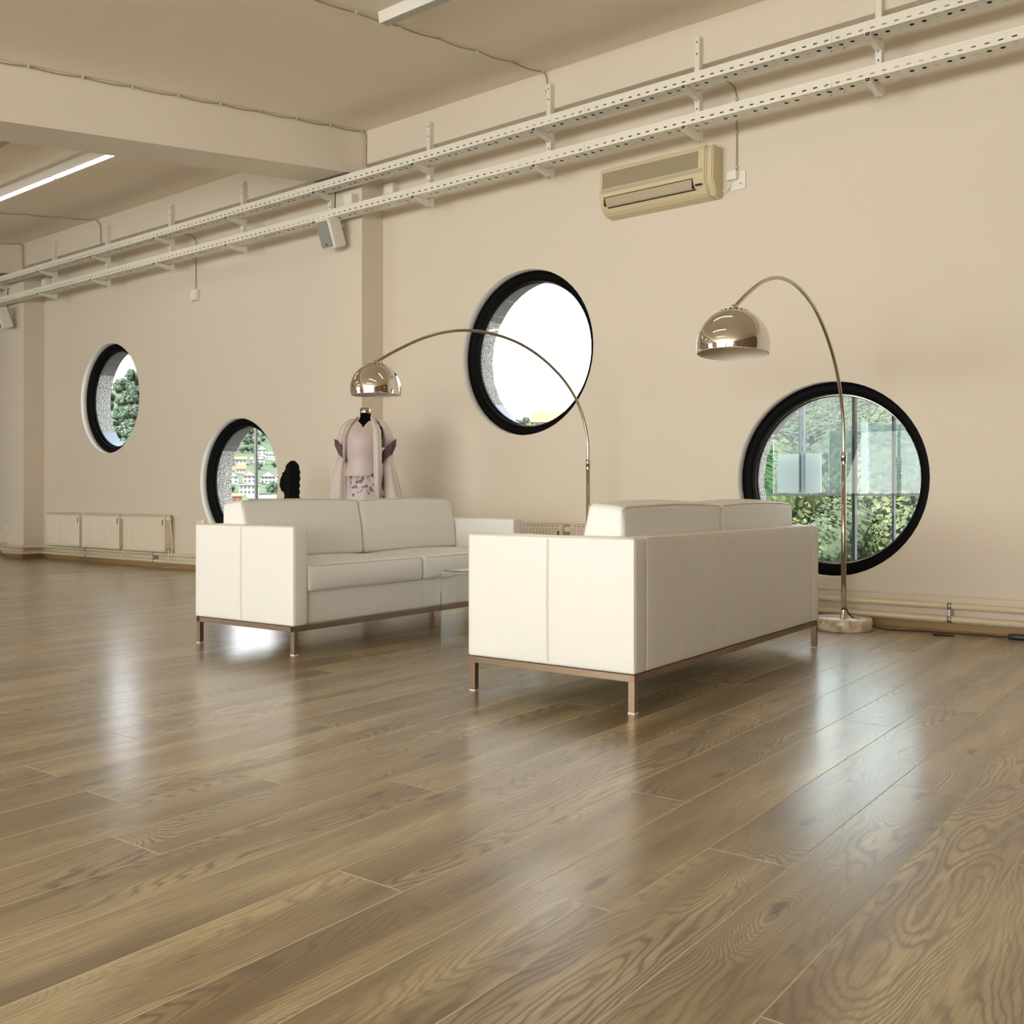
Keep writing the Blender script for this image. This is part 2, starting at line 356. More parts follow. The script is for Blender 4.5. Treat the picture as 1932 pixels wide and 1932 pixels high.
def holed_wall(y, xs, z0, z1, holes, n=64):
    bm = bmesh.new(); es = []
    def loop(pts):
        v = [bm.verts.new(p) for p in pts]; es.extend(bm.edges.new((v[i], v[(i+1) % len(v)])) for i in range(len(v)))
    loop([(xs[0], y, z0), (xs[1], y, z0), (xs[1], y, z1), (xs[0], y, z1)])
    for hx, hz, r in holes: loop([(hx+r*math.cos(2*PI*k/n), y, hz+r*math.sin(2*PI*k/n)) for k in range(n)])
    bmesh.ops.triangle_fill(bm, use_beauty=True, edges=es)
    return bm
w = struct('wall_right', holed_wall(WY, (XL, XR), 0, 4.7, HOLES), M['wall'])
link('outer_face', holed_wall(WY+0.42, (XL, XR), -9, 5.4, [(a, b, r-0.03) for a, b, r in HOLES]), M['speckle'], w)
def ring_y(bm, cx, cz, r0, y0, r1, y1, n=64):
    a = [bm.verts.new((cx+r0*math.cos(2*PI*k/n), y0, cz+r0*math.sin(2*PI*k/n))) for k in range(n)]
    b = [bm.verts.new((cx+r1*math.cos(2*PI*k/n), y1, cz+r1*math.sin(2*PI*k/n))) for k in range(n)]
    for k in range(n): bm.faces.new((a[k], a[(k+1) % n], b[(k+1) % n], b[k]))
    return a, b
WLAB = ['round black framed window low on the wall behind the right arc lamp', 'round black framed window high on the wall above the near sofa, sky outside',
        'round black framed window low on the wall, half hidden by the far sofa, houses outside', 'round black framed window high on the wall above the radiators']
for i, (hx, hz, r) in enumerate(HOLES):
    bm = bmesh.new(); ring_y(bm, hx, hz, r, WY, r, WY+0.10); 
    wn = struct('window_%d' % (i+1), bm, M['reveal'], smooth=True); wn['label'] = WLAB[i]
    bm = bmesh.new(); y0 = WY+0.085; prof = [(r, y0), (r-0.006, y0-0.006), (r-0.04, y0-0.010), (r-0.078, y0), (r-0.086, y0+0.012), (r-0.086, y0+0.05), (r-0.098, y0+0.055), (r-0.098, y0+0.085), (r, y0+0.085)]
    for (a, ya), (b2, yb) in zip(prof, prof[1:]): ring_y(bm, hx, hz, a, ya, b2, yb)
    bmesh.ops.remove_doubles(bm, verts=bm.verts[:], dist=1e-5)
    link('frame', bm, M['black'], wn, True)
    bm = bmesh.new(); ring_y(bm, hx, hz, r-0.0862, y0+0.049, r-0.094, y0+0.049); link('glazing_bead', bm, M['steel'], wn)
    bm = bmesh.new(); n = 64; y = y0+0.07
    a = [bm.verts.new((hx+(r-0.09)*math.cos(2*PI*k/n), y, hz+(r-0.09)*math.sin(2*PI*k/n))) for k in range(n)]
    bm.faces.new(a); link('pane', bm, M['pane'], wn)
    # outer reveal: rendered sides, dark arc painting the shade round the top, sheet-metal sill below
    ro = r-0.03; ya, yb = y0+0.085, WY+0.42
    def arc(a0, a1, dr, m, nm):
        bm = bmesh.new(); k = 24; P = []
        for j in range(k+1):
            t = a0+(a1-a0)*j/k; P.append((bm.verts.new((hx+(ro-dr)*math.cos(t), ya, hz+(ro-dr)*math.sin(t))), bm.verts.new((hx+(ro-dr)*math.cos(t), yb, hz+(ro-dr)*math.sin(t)))))
        for p, q in zip(P, P[1:]): bm.faces.new((p[0], q[0], q[1], p[1]))
        link(nm, bm, m, wn, True)
    arc(0, 2*PI, 0, M['speckle'], 'outer_reveal')
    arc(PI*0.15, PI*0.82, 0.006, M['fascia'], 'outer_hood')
    arc(-PI*0.80, -PI*0.20, 0.008, M['sillmetal'], 'outer_sill')

# ceiling (slopes down away from the window wall) as a slab
def slab_y(bm, x0, x1, y0, y1, dz0, dz1):
    for s in ((x0, y0), (x1, y0), (x1, y1), (x0, y1)): pass
    v = [bm.verts.new((x, y, ceil_z(y)+dz)) for dz in (dz0, dz1) for x, y in ((x0, y0), (x1, y0), (x1, y1), (x0, y1))]
    for f in ((0, 3, 2, 1), (4, 5, 6, 7), (0, 1, 5, 4), (1, 2, 6, 5), (2, 3, 7, 6), (3, 0, 4, 7)): bm.faces.new([v[k] for k in f])
    return bm
struct('ceiling', slab_y(bmesh.new(), XL, XR, -6.6, WY+0.42, 0, 0.3), M['ceiling'])
struct('trim_1', B(XL, XR, RY, WY, 4.19, 4.56), M['wall'])['label'] = 'ring beam along the top of the window wall'
def beam(nm, x0, x1):
    return struct(nm, slab_y(bmesh.new(), x0, x1, -6.6, RY, -0.43, 0.01), M['beam'])
beam('trim_2', -7.74, -7.235)['label'] = 'ceiling beam above the far sofa'
beam('trim_3', -14.80, -14.31)['label'] = 'ceiling beam at the far left'
struct('trim_4', B(-7.77, -7.285, RY, WY, 0, 4.19), M['wall'])['label'] = 'wall pilaster behind the mannequin'
struct('trim_5', B(-14.80, -14.31, RY, WY, 0, 4.19), M['wall'])['label'] = 'wall pilaster at the far left'
# small step of the plaster just above the heating pipes
bm = bmesh.new()
for a, b in ((XL, -14.80), (-14.31, -7.77), (-7.285, XR)): box(bm, a, b, WY-0.014, WY, 0.232, 0.246, 0.003)
struct('trim_6', bm, M['wall'])['label'] = 'thin plaster ledge above the heating pipes'
bm = bmesh.new()
for a, b in ((XL, -14.82), (-14.29, -7.79), (-7.265, XR)): box(bm, a, b, WY-0.02, WY, 0, 0.05, 0.003)
for a, b in ((-14.82, -14.29), (-7.79, -7.265)): box(bm, a, b, RY-0.02, WY, 0, 0.05, 0.003)
struct('baseboard_right', bm, M['skirting'])
struct('wall_far', B(XL-0.2, XL, -6.6, WY, 0, 4.7), M['wall'])
# opposite wall with a long window, and the near end wall
def wall_with_openings(y0, y1, ops, z0, z1, ht):
    bm = bmesh.new(); xs = XL
    for a, b in ops:
        box(bm, xs, a, y0, y1, 0, ht); box(bm, a, b, y0, y1, 0, z0); box(bm, a, b, y0, y1, z1, ht); xs = b
    box(bm, xs, XR, y0, y1, 0, ht); return bm
OPS = [(-18.9, -12.1), (-7.4, -1.8), (-1.2, 3.2)]
struct('wall_left', wall_with_openings(WIN_Y-0.3, WIN_Y, OPS, 0.12, 2.5, 2.62), M['wall'])
for i, (a, b) in enumerate(OPS):
    bm = bmesh.new(); nbar = max(2, round((b-a)/1.3))
    for k in range(nbar+1):
        x = a+(b-a)*k/nbar; box(bm, x-0.03, x+0.03, WIN_Y-0.2, WIN_Y-0.12, 0.12, 2.5)
    box(bm, a, b, WIN_Y-0.2, WIN_Y-0.12, 0.12, 0.18); box(bm, a, b, WIN_Y-0.2, WIN_Y-0.12, 2.44, 2.5)
    wn = struct('window_%d' % (i+5), bm, M['winframe']); link('pane', B(a, b, WIN_Y-0.165, WIN_Y-0.155, 0.15, 2.45), M['pane'], wn)
struct('wall_near', B(XR, XR+0.2, -6.6, WY, 0, 4.7), M['brownwall'])

# ------------------------------------------------------------------ floor: planks laid one by one
floor = struct('floor', B(XL, XR, -6.4, WY, -0.06, -0.014), M['subfloor'])
th = math.radians(91.4615); PD = Vector((math.cos(th), math.sin(th), 0)); PN = Vector((PD.y, -PD.x, 0))
PW, PL = 0.2203, 2.16
def plank_mesh(nm, length):
    bm = bmesh.new(); hx, hy = PW/2-0.0002, length/2-0.0002; bv = 0.0017
    a = [bm.verts.new((x, y, -0.013)) for x, y in ((-hx, -hy), (hx, -hy), (hx, hy), (-hx, hy))]
    b = [bm.verts.new((x, y, -0.0005)) for x, y in ((-hx, -hy), (hx, -hy), (hx, hy), (-hx, hy))]
    c = [bm.verts.new((x, y, 0)) for x, y in ((-hx+bv, -hy+bv), (hx-bv, -hy+bv), (hx-bv, hy-bv), (-hx+bv, hy-bv))]
    for p, q in ((a, b), (b, c)):
        for k in range(4):
            f = bm.faces.new((p[k], p[(k+1) % 4], q[(k+1) % 4], q[k])); f.material_index = 1
    bm.faces.new(c); bm.faces.new(a[::-1])
    me = bpy.data.meshes.new(nm); bm.to_mesh(me); bm.free(); me.materials.append(M['oak']); me.materials.append(M['oakedge']); return me
pm = plank_mesh('plank', PL)
known = {0: 2.37, -1: 1.88, -3: 1.685, -6: 1.488, -7: 2.08, 1: 3.247-PL, 2: 3.82-PL, 3: 2.73-PL, -10: 1.70, -4: 2.37, 4: 0.9}
rng = random.Random(11); planks = []
for k in range(-100, 24):
    j0 = known.get(k, rng.uniform(0, PL)); n0 = -1.1385+PW*(k+0.5)
    m0 = math.floor((-7-j0)/PL)
    for q in range(m0, m0+8):
        s0, s1 = j0+q*PL, j0+(q+1)*PL
        ctr = PD*((s0+s1)/2)+PN*n0
        y0, y1 = (PD*s0+PN*n0).y, (PD*s1+PN*n0).y
        if ctr.x < XL+0.2 or ctr.x > XR-0.2 or y1 < -6.3 or y0 > WY: continue
        planks.append((ctr, s0, s1, n0))
def seen(c):                       # distance of a plank inside the photographed wedge, else None
    best = None
    for t in (-1.0, -0.5, 0, 0.5, 1.0):
        p = c+PD*t; d = p.dot(FV)
        if d < 0.5: continue
        x = CXP+FPX*p.dot(RV)/d; y = HYP+FPX*CAMH/d
        if -120 < x < 2050 and y < 2080 and p.y < WY and (best is None or d < best): best = d
    return best
ranked = sorted((d, i) for i, d in ((i, seen(p[0])) for i, p in enumerate(planks)) if d is not None)
chosen = {i for d, i in ranked[:298]}; rest = bmesh.new(); nplank = 0
for i, (ctr, s0, s1, n0) in enumerate(planks):
    # trim at the window wall so that no plank runs through it
    e1 = s1
    lim = (WY-0.002-(PN*n0).y)/PD.y
    if s1 > lim: e1 = lim
    if e1-s0 < 0.05: continue
    if i in chosen:
        me = pm if e1 == s1 else plank_mesh('plank_end', e1-s0)
        o = bpy.data.objects.new('plank', me); C.objects.link(o); o.parent = floor
        o.location = PD*((s0+e1)/2)+PN*n0; o.rotation_euler = (0, 0, th-PI/2); nplank += 1
    else:
        a = max(s0, -6.35); hx = PW/2-0.0008
        mid = PD*((a+e1)/2)+PN*n0; hl = (e1-a)/2-0.0008
        if hl <= 0.02: continue
        v = [rest.verts.new(mid+PD*sy*hl+PN*sx*hx+Vector((0, 0, z))) for z in (-0.013, 0) for sx, sy in ((-1, -1), (1, -1), (1, 1), (-1, 1))]
        for f in ((0, 3, 2, 1), (4, 5, 6, 7), (0, 1, 5, 4), (1, 2, 6, 5), (2, 3, 7, 6), (3, 0, 4, 7)): rest.faces.new([v[q] for q in f])
ro = link('plank_field', rest, M['oak'], floor); ro['kind'] = 'stuff'

# ------------------------------------------------------------------ sofas
def make_sofa(label):
    t = thing('sofa', label, 'sofa', group=None)
    HW, HD = 1.135, 0.445; ZB, ZT = 0.165, 0.738; AT = 0.105
    def soft(p, u):    # gentle crown of stuffed leather panels
        k = 0.006*(1-u.x*u.x)*(1-u.z*u.z) if abs(u.y) > 0.9 else 0
        w = 0.0025*noise.noise(Vector((p.x*6, p.y*6, p.z*5)))
        return p+Vector((0, math.copysign(k, u.y), w if u.z > 0.9 else 0))
    zc, hz = (ZB+ZT)/2, (ZT-ZB)/2
    def softend(p, u):
        k = 0.006*(1-u.y*u.y)*(1-u.z*u.z) if abs(u.x) > 0.9 else 0
        w = 0.003*noise.noise(Vector((p.x*6+3, p.y*6, p.z*5)))
        return p+Vector((math.copysign(k, u.x), 0, w if u.z > 0.9 else 0))
    for s in (-1, 1):
        arm = link('arm', rbox(bmesh.new(), AT/2, HD, hz, 0.014, 2, 16, 10, 3, softend), M['leather'], t, True, (s*(HW-AT/2), 0, zc))
        # raised seams: round the outer panel and down its middle
        bm = bmesh.new(); xo = AT/2*s; yy, zz = HD-0.006, hz-0.006
        for y in (-yy, yy): tube(bm, [(xo-0.002*s, y, -zz), (xo-0.002*s, y, zz)], 0.0026, 6)
        tube(bm, [(xo-0.002*s, -yy, zz), (xo-0.002*s, yy, zz)], 0.0024, 6)
        link('piping', bm, M['piping'], arm)
        bm = bmesh.new(); ym = 0.005
        pts = [(xo+s*(0.0062*(1-(z/hz)**2)+0.0004), ym, z) for z in [-hz+0.015+(2*hz-0.03)*i/24 for i in range(25)]]
        tube(bm, pts, 0.0016, 5)
        link('seam', bm, M['stitch'], arm)
        bm = bmesh.new()
        for i in range(60):
            z = -hz+0.02+(2*hz-0.04)*i/59; x = xo+s*(0.0062*(1-(z/hz)**2)+0.0012)
            box(bm, x-0.001, x+0.001, ym+0.006, ym+0.009, z-0.0028, z+0.0028)
        st = link('stitch_row', bm, M['stitch'], arm); st['kind'] = 'stuff'
    bk = link('backrest', rbox(bmesh.new(), HW-AT+0.002, 0.055, hz, 0.014, 24, 2, 10, 3, soft), M['leather'], t, True, (0, HD-0.055, zc))
    bm = bmesh.new(); tube(bm, [(-(HW-AT), 0.051, hz-0.006), (HW-AT, 0.051, hz-0.006)], 0.0028, 6); link('piping', bm, M['piping'], bk)
    for sx in (0.335, 0.705):
        bm = bmesh.new(); pts = [(sx, 0.0555+0.006*(1-(z/hz)**2)*(1-(sx/1.03)**2), z) for z in [-hz+0.01+(2*hz-0.02)*i/14 for i in range(15)]]; tube(bm, pts, 0.0013, 5); link('seam', bm, M['stitch'], bk)
    ap = link('front_apron', rbox(bmesh.new(), HW-AT, 0.03, 0.098, 0.012, 18, 2, 4, 3, None), M['leather'], t, True, (0, -HD+0.056, ZB+0.098))
    for sx in (-1.0, 0.0): 
        bm = bmesh.new(); tube(bm, [(sx, -0.0305, -0.085), (sx, -0.0305, 0.085)], 0.0014, 5); link('seam', bm, M['stitch'], ap)
    link('seat_deck', B(-(HW-AT), HW-AT, -HD+0.06, HD-0.11, ZB, ZB+0.18), M['leather'], t)
    cw = (HW-AT)/2
    for s in (-1, 1):
        def seat(p, u, s=s):
            top = 0.026*(1-u.x**2)*(1-u.y**2) if u.z > 0.9 else 0
            q = p+Vector((0, 0, top))
            if u.y < -0.9:
                wr = noise.noise(Vector((p.x*15+s*9, p.z*3, 2.1))); q.y -= 0.013*(1-u.z**2)*(1-u.x**4)+(0.008*wr+0.0045*noise.noise(Vector((p.x*42, p.z*4, s))))*(0.4+0.6*abs(math.sin(p.x*4+s)))*(1-u.z**2)
            if u.z > 0.9 and u.y < 0: q.z += 0.003*noise.noise(Vector((p.x*10, p.y*5, s)))
            return q
        cu = link('seat_cushion', rbox(bmesh.new(), cw-0.003, 0.325, 0.078, 0.026, 46, 16, 8, 4, seat), M['leather'], t, True, (s*cw, -HD+0.325, 0.354+0.078))
        bm = bmesh.new(); x1, y1, z1 = cw-0.008, 0.32, 0.073
        for z in (z1, -z1+0.004): tube(bm, [(-x1+0.02, -y1-0.003, z), (x1-0.02, -y1-0.003, z)], 0.0028, 6)
        link('piping', bm, M['piping'], cu)
        def backc(p, u, s=s):
            q = Vector(p)
            q.y += -0.020*(1-u.x**2)*(1-u.z**2) if u.y < -0.9 else (0.014*(1-u.x**2)*(1-u.z**2) if u.y > 0.9 else 0)
            if u.z > 0.9: q.z += 0.012*(1-u.x**2)
            if u.y < -0.9: q.y += 0.004*noise.noise(Vector((p.x*7, p.z*6+s, 4)))
            q.y *= 1-0.22*max(0, u.z)
            return q
        cb = link('back_cushion', rbox(bmesh.new(), cw-0.004, 0.112, 0.186, 0.028, 22, 5, 14, 4, backc), M['leather'], t, True, (s*cw, HD-0.112-0.115, 0.505+0.186), (math.radians(-6), 0, 0))
        bm = bmesh.new(); x1, z1 = cw-0.012, 0.18
        for y in (-0.085, 0.083): tube(bm, [(-x1, y, -z1+0.03), (-x1, y, z1-0.012), (-x1+0.02, y, z1), (-x1*0.5, y, z1+0.009), (0, y, z1+0.012), (x1*0.5, y, z1+0.009), (x1-0.02, y, z1), (x1, y, z1-0.012), (x1, y, -z1+0.03)], 0.0026, 6)
        link('piping', bm, M['piping'], cb)
    fr = bmesh.new(); z0, z1 = 0.133, 0.163; a, b = HW-0.006, HD-0.006; wv = 0.03
    box(fr, -a, a, -b, -b+wv, z0, z1, 0.001); box(fr, -a, a, b-wv, b, z0, z1, 0.001); box(fr, -a, -a+wv, -b, b, z0, z1, 0.001); box(fr, a-wv, a, -b, b, z0, z1, 0.001)
    link('metal_frame', fr, M['bronze'], t)
    for sx in (-1, 1):
        for sy in (-1, 1):
            x, y = sx*(a-wv/2), sy*(b-wv/2)
            lg = link('leg', B(-wv/2, wv/2, -wv/2, wv/2, 0.006, z0+0.001, bev=0.001), M['bronze'], t, False, (x, y, 0))
            link('foot_pad', B(-wv/2-0.001, wv/2+0.001, -wv/2-0.001, wv/2+0.001, 0, 0.006), M['foot'], lg)
    return t
sofa1 = make_sofa('cream leather two-seat sofa facing right, standing under the low houses window, seat cushions in view')
sofa2 = copy_tree(sofa1); sofa2['label'] = 'nearest cream leather sofa seen from behind, its plain back toward the right arc lamp'
def place(o, corner, lu_deg, side):
    a = math.radians(lu_deg); lu = Vector((-math.sin(a), math.cos(a), 0)); lv = Vector((-math.cos(a), -math.sin(a), 0))
    c = Vector(corner)+lu*1.135+lv*0.445
    o.location = c; o.rotation_euler = (0, 0, a+(PI/2 if side == 'front' else -PI/2))
place(sofa1, (-4.470, 3.655, 0), 3.0, 'front')
place(sofa2, (-2.160, 3.560, 0), 2.3, 'back')

# ------------------------------------------------------------------ waterfall glass table between the sofas
def bent(bm, x0, x1, y0, y1, H, r, th_):
    """top plus two side plates in one bent sheet; plates at y0 and y1"""
    out, inn = [], []
    def arcp(cy, cz, a0, a1, rr): return [(cy+rr*math.cos(a0+(a1-a0)*i/8), cz+rr*math.sin(a0+(a1-a0)*i/8)) for i in range(9)]
    out = [(y0, 0)]+arcp(y0+r, H-r, PI, PI/2, r)+arcp(y1-r, H-r, PI/2, 0, r)+[(y1, 0)]
    inn = [(y0+th_, 0)]+arcp(y0+r, H-r, PI, PI/2, r-th_)+arcp(y1-r, H-r, PI/2, 0, r-th_)+[(y1-th_, 0)]
    n = len(out); A = [[bm.verts.new((x, *p)) for p in L_] for x in (x0, x1) for L_ in (out, inn)]
    for i in range(n-1):
        bm.faces.new((A[0][i], A[0][i+1], A[2][i+1], A[2][i])); bm.faces.new((A[1][i], A[3][i], A[3][i+1], A[1][i+1]))
        for e, g in ((0, 1), (2, 3)): f = bm.faces.new((A[e][i], A[g][i], A[g][i+1], A[e][i+1])); f.material_index = 0
    for i in (0, n-1): bm.faces.new((A[0][i], A[2][i], A[3][i], A[1][i]))
    return bm
tb = link('glass_table', bent(bmesh.new(), -0.40, 0.40, 0, 1.0, 0.455, 0.035, 0.012), [M['glass']], None, True)
for p in tb.data.polygons: p.use_smooth = False
tb.location = (-3.70, 4.50, 0.0); tb.rotation_euler = (0, 0, math.radians(2.3))
tag(tb, 'clear bent glass coffee table standing between the two cream sofas', 'table')

# ------------------------------------------------------------------ arc floor lamps
ARC = [(0, 1.16), (0, 1.30), (0.012, 1.42), (0.045, 1.55), (0.105, 1.69), (0.20, 1.83), (0.32, 1.95), (0.455, 2.05), (0.60, 2.125), (0.76, 2.175), (0.93, 2.2), (1.09, 2.197), (1.24, 2.168), (1.39, 2.115), (1.55, 2.035), (1.67, 1.965), (1.73, 1.925)]
def smooth_pts(P, k=5):
    out = []
    for i in range(len(P)-1):
        p0, p1, p2, p3 = P[max(i-1, 0)], P[i], P[i+1], P[min(i+2, len(P)-1)]
        for j in range(k):
            t = j/k; out.append(tuple(0.5*((2*b)+(-a+c)*t+(2*a-5*b+4*c-d)*t*t+(-a+3*b-3*c+d)*t**3) for a, b, c, d in zip(p0, p1, p2, p3)))
    out.append(P[-1]); return out
def make_lamp(label, base_off):
    t = thing('arc_floor_lamp', label, 'floor lamp')
    link('base', lathe(bmesh.new(), [(0.0, 0), (0.190, 0), (0.196, 0.006), (0.198, 0.07), (0.192, 0.08), (0.0, 0.081)], 64, (*base_off, 0)), M['marble'], t, True)
    link('pole', T([(0, 0, 0.081), (0, 0, 1.2)], 0.0165, 20), M['steel'], t, True)
    link('pole_foot', lathe(bmesh.new(), [(0.030, 0.081), (0.022, 0.10), (0.018, 0.14)], 24), M['chrome'], t, True)
    link('collar', lathe(bmesh.new(), [(0.0, 1.145), (0.0205, 1.145), (0.0205, 1.205), (0.012, 1.208), (0.0, 1.208)], 24), M['chrome'], t, True)
    pts = [(u, 0, z) for u, z in smooth_pts(ARC)]
    link('arm', T(pts, [0.0115]*len(pts), 14), M['steel'], t, True)
    sx, zt, R = 1.735, 1.93, 0.195
    prof = [(0.026, -0.004)]
    for i in range(1, 22):
        a = PI/2*(i/21)*1.16; prof.append((R*math.sin(a), -R+R*math.cos(a)*1.0))
    sh = link('shade', lathe(bmesh.new(), prof, 64), M['chrome'], t, True, (sx, 0, zt-0.012), (0, 0, 0))
    pin = [(r*0.985, z-0.002) for r, z in prof]
    link('shade_lining', lathe(bmesh.new(), pin, 64), M['shadein'], sh, True)
    bm = bmesh.new()     # vent slots round the crown
    for k in range(16):
        a = 2*PI*k/16
        for (rr, w_) in ((0.052, 0.006), (0.074, 0.007)):
            aa = a+(0.2 if rr > 0.06 else 0); z = -R+math.sqrt(R*R-rr*rr)
            v = bmesh.ops.create_icosphere(bm, subdivisions=1, radius=w_)['verts']
            for q in v: q.co = Vector((q.co.x, q.co.y, q.co.z*0.3))+Vector((rr*math.cos(aa), rr*math.sin(aa), z+0.0005))
    vs = link('vent_holes', bm, M['blackplastic'], sh, True)
    link('shade_cap', lathe(bmesh.new(), [(0.0, -0.01), (0.03, -0.01), (0.028, 0.004), (0.016, 0.010), (0.014, 0.022), (0.0, 0.024)], 24), M['chrome'], sh, True)
    bm = bmesh.new(); bmesh.ops.create_uvsphere(bm, u_segments=20, v_segments=12, radius=0.035); link('bulb', bm, M['plastic'], sh, True, (0, 0, -0.12))
    tube_ = T([(0, 0, -0.012), (0, 0, -0.09)], 0.016, 12); link('socket', tube_, M['plastic'], sh, True)
    return t
lampR = make_lamp('chrome arc floor lamp with round marble base, right of the near sofa', (-0.05, -0.03))
lampR.location = (-2.40, 6.66, 0); lampR.rotation_euler = (0, 0, math.radians(-89))
lampL = copy_tree(lampR); lampL['label'] = 'chrome arc floor lamp reaching left over the far sofa, its base hidden'
lampL.location = (-4.507, 6.70, 0); lampL.rotation_euler = (0, 0, math.radians(180+56.1))
for l_, tl in ((lampR, (0, -4)), (lampL, (0, 0))):
    for ch in l_.children:
        if ch.name.startswith('shade'): ch.rotation_euler = (math.radians(tl[0]), math.radians(tl[1]), 0)

# ------------------------------------------------------------------ mannequin with clothes
mq = thing('mannequin', 'headless mannequin in pale lilac silk blouse, printed skirt and chiffon shawl behind the far sofa', 'mannequin', (-6.42, 6.045, 0), YAW)
body = [(0, 0, 0.86, 0.13, 0.09), (0, 0, 0.95, 0.155, 0.105), (0, 0, 1.05, 0.145, 0.10), (0, 0, 1.20, 0.115, 0.085), (0, 0, 1.32, 0.135, 0.105), (0, 0, 1.42, 0.15, 0.11), (0, 0, 1.50, 0.17, 0.085), (0, 0, 1.545, 0.13, 0.065), (0, 0, 1.57, 0.065, 0.055), (0, 0, 1.60, 0.047, 0.048), (0, 0, 1.632, 0.046, 0.047)]
link('torso', loft(bmesh.new(), body, 28), M['dress_black'], mq, True)
link('neck_cap', lathe(bmesh.new(), [(0.0, 1.63), (0.048, 1.63), (0.05, 1.64), (0.05, 1.668), (0.044, 1.682), (0.0, 1.685)], 32), M['steel'], mq, True)
bm = bmesh.new(); n = 48
rows = [(1.082, 0.148, 0.108), (1.13, 0.142, 0.104), (1.19, 0.134, 0.098), (1.24, 0.138, 0.104), (1.30, 0.150, 0.118), (1.37, 0.156, 0.130), (1.43, 0.160, 0.122), (1.49, 0.165, 0.104), (1.53, 0.150, 0.088), (1.565, 0.10, 0.074)]
out = []
for z, rx, ry in rows:
    row = []
    for i in range(n):
        a = 2*PI*i/n; fold = 0.03*math.sin(a*3+z*38)*math.exp(-((z-1.24)/0.1)**2)+0.02*noise.noise(Vector((math.cos(a)*3, math.sin(a)*3, z*14)))
        zz = z
        if z > 1.48:
            front = max(0, -math.sin(a)); zz = z-(z-1.48)*0.62*max(0, 1-abs(math.cos(a))*2.1)*front
        row.append(bm.verts.new((rx*1.06*(1+fold)*math.cos(a)-0.022*(1 if z < 1.5 else 0.4), ry*(1+fold)*math.sin(a), zz)))
    out.append(row)
for a, b in zip(out, out[1:]):
    for i in range(n): bm.faces.new((a[i], a[(i+1) % n], b[(i+1) % n], b[i]))
link('blouse', bm, M['blouse'], mq, True)
link('skirt', loft(bmesh.new(), [(0, 0, 0.46, 0.215, 0.17), (0, 0, 0.7, 0.19, 0.145), (0, 0, 0.9, 0.168, 0.122), (0, 0, 1.0, 0.158, 0.113), (0, 0, 1.10, 0.141, 0.102)], 60, 0.03, 9), M['print'], mq, True)
for s in (-1, 1):
    link('sleeve', loft(bmesh.new(), [(s*0.205, 0.02, 1.335, 0.062, 0.06), (s*0.198, 0.01, 1.42, 0.052, 0.06), (s*0.178, 0.0, 1.50, 0.044, 0.06), (s*0.145, 0.0, 1.555, 0.040, 0.052), (s*0.095, 0.0, 1.585, 0.030, 0.042)], 30, 0.08, 5), M['shawl'], mq, True)
    bm = bmesh.new(); loft(bm, [(s*0.185, 0.0, 1.245, 0.052, 0.058), (s*0.205, 0.0, 1.29, 0.064, 0.066), (s*0.212, 0.0, 1.345, 0.060, 0.064)], 28, 0.05, 7, caps=False)
    for v in bm.verts: v.co.z += (v.co.x-s*0.2)*s*0.9
    link('lace_trim', bm, M['lace'], mq, True)
    x1 = 0.245 if s > 0 else -0.262
    link('hanging_drape', loft(bmesh.new(), [(x1*1.02, 0.03, 0.62, 0.10, 0.05), (x1*0.96, 0.02, 0.9, 0.082, 0.045), (x1*0.86, 0.0, 1.12, 0.058, 0.045), (s*0.198, 0.0, 1.27, 0.040, 0.045)], 40, 0.10, 6), M['shawl'], mq, True)
link('shawl_panel', loft(bmesh.new(), [(0.125, -0.07, 0.86, 0.022, 0.03), (0.118, -0.10, 1.02, 0.032, 0.03), (0.122, -0.115, 1.2, 0.036, 0.028), (0.122, -0.13, 1.36, 0.038, 0.03), (0.115, -0.105, 1.48, 0.036, 0.03), (0.066, -0.04, 1.60, 0.018, 0.03)], 30, 0.12, 6), M['shawl'], mq, True)
link('shawl_panel', loft(bmesh.new(), [(-0.178, -0.04, 1.20, 0.010, 0.03), (-0.176, -0.06, 1.30, 0.013, 0.03), (-0.166, -0.075, 1.42, 0.015, 0.03), (-0.125, -0.075, 1.53, 0.015, 0.028), (-0.062, -0.04, 1.60, 0.012, 0.03)], 30, 0.12, 5), M['shawl'], mq, True)
link('stand_pole', T([(0, 0, 0.02), (0, 0, 0.9)], 0.016, 12), M['steel'], mq, True)
link('stand_base', lathe(bmesh.new(), [(0, 0), (0.17, 0), (0.17, 0.012), (0.03, 0.022), (0, 0.022)], 40), M['steel'], mq, True)

# ------------------------------------------------------------------ cactus in a pot
cp = thing('potted_cactus', 'tall dark columnar cactus in a pot behind the far sofa, beside the mannequin', 'plant', (-7.80, 6.36, 0))
def cactus_loft(bm, path, radii, n=36, ribs=6):
    out = []
    for (x, y, z), r in zip(path, radii):
        row = []
        for i in range(n):
            a = 2*PI*i/n; q = r*(0.86+0.2*abs(math.cos(a*ribs/2))+0.07*math.sin(z*95)*abs(math.cos(a*ribs/2))); row.append(bm.verts.new((x+q*math.cos(a), y+q*math.sin(a), z)))
        out.append(row)
    for a, b in zip(out, out[1:]):
        for i in range(n): bm.faces.new((a[i], a[(i+1) % n], b[(i+1) % n], b[i]))
    bm.faces.new(out[-1]); bm.faces.new(out[0][::-1]); return bm
K = 60; path = [(0.012*math.sin(i/9), 0, 0.34+0.915*i/K) for i in range(K+1)]
rad = [0.084-0.012*math.sin(i/K*3) if i < K-9 else 0.074*math.sqrt(max(0.02, 1-((i-(K-9))/9.3)**2)) for i in range(K+1)]
link('stem', cactus_loft(bmesh.new(), path, rad), M['cactus'], cp, True)
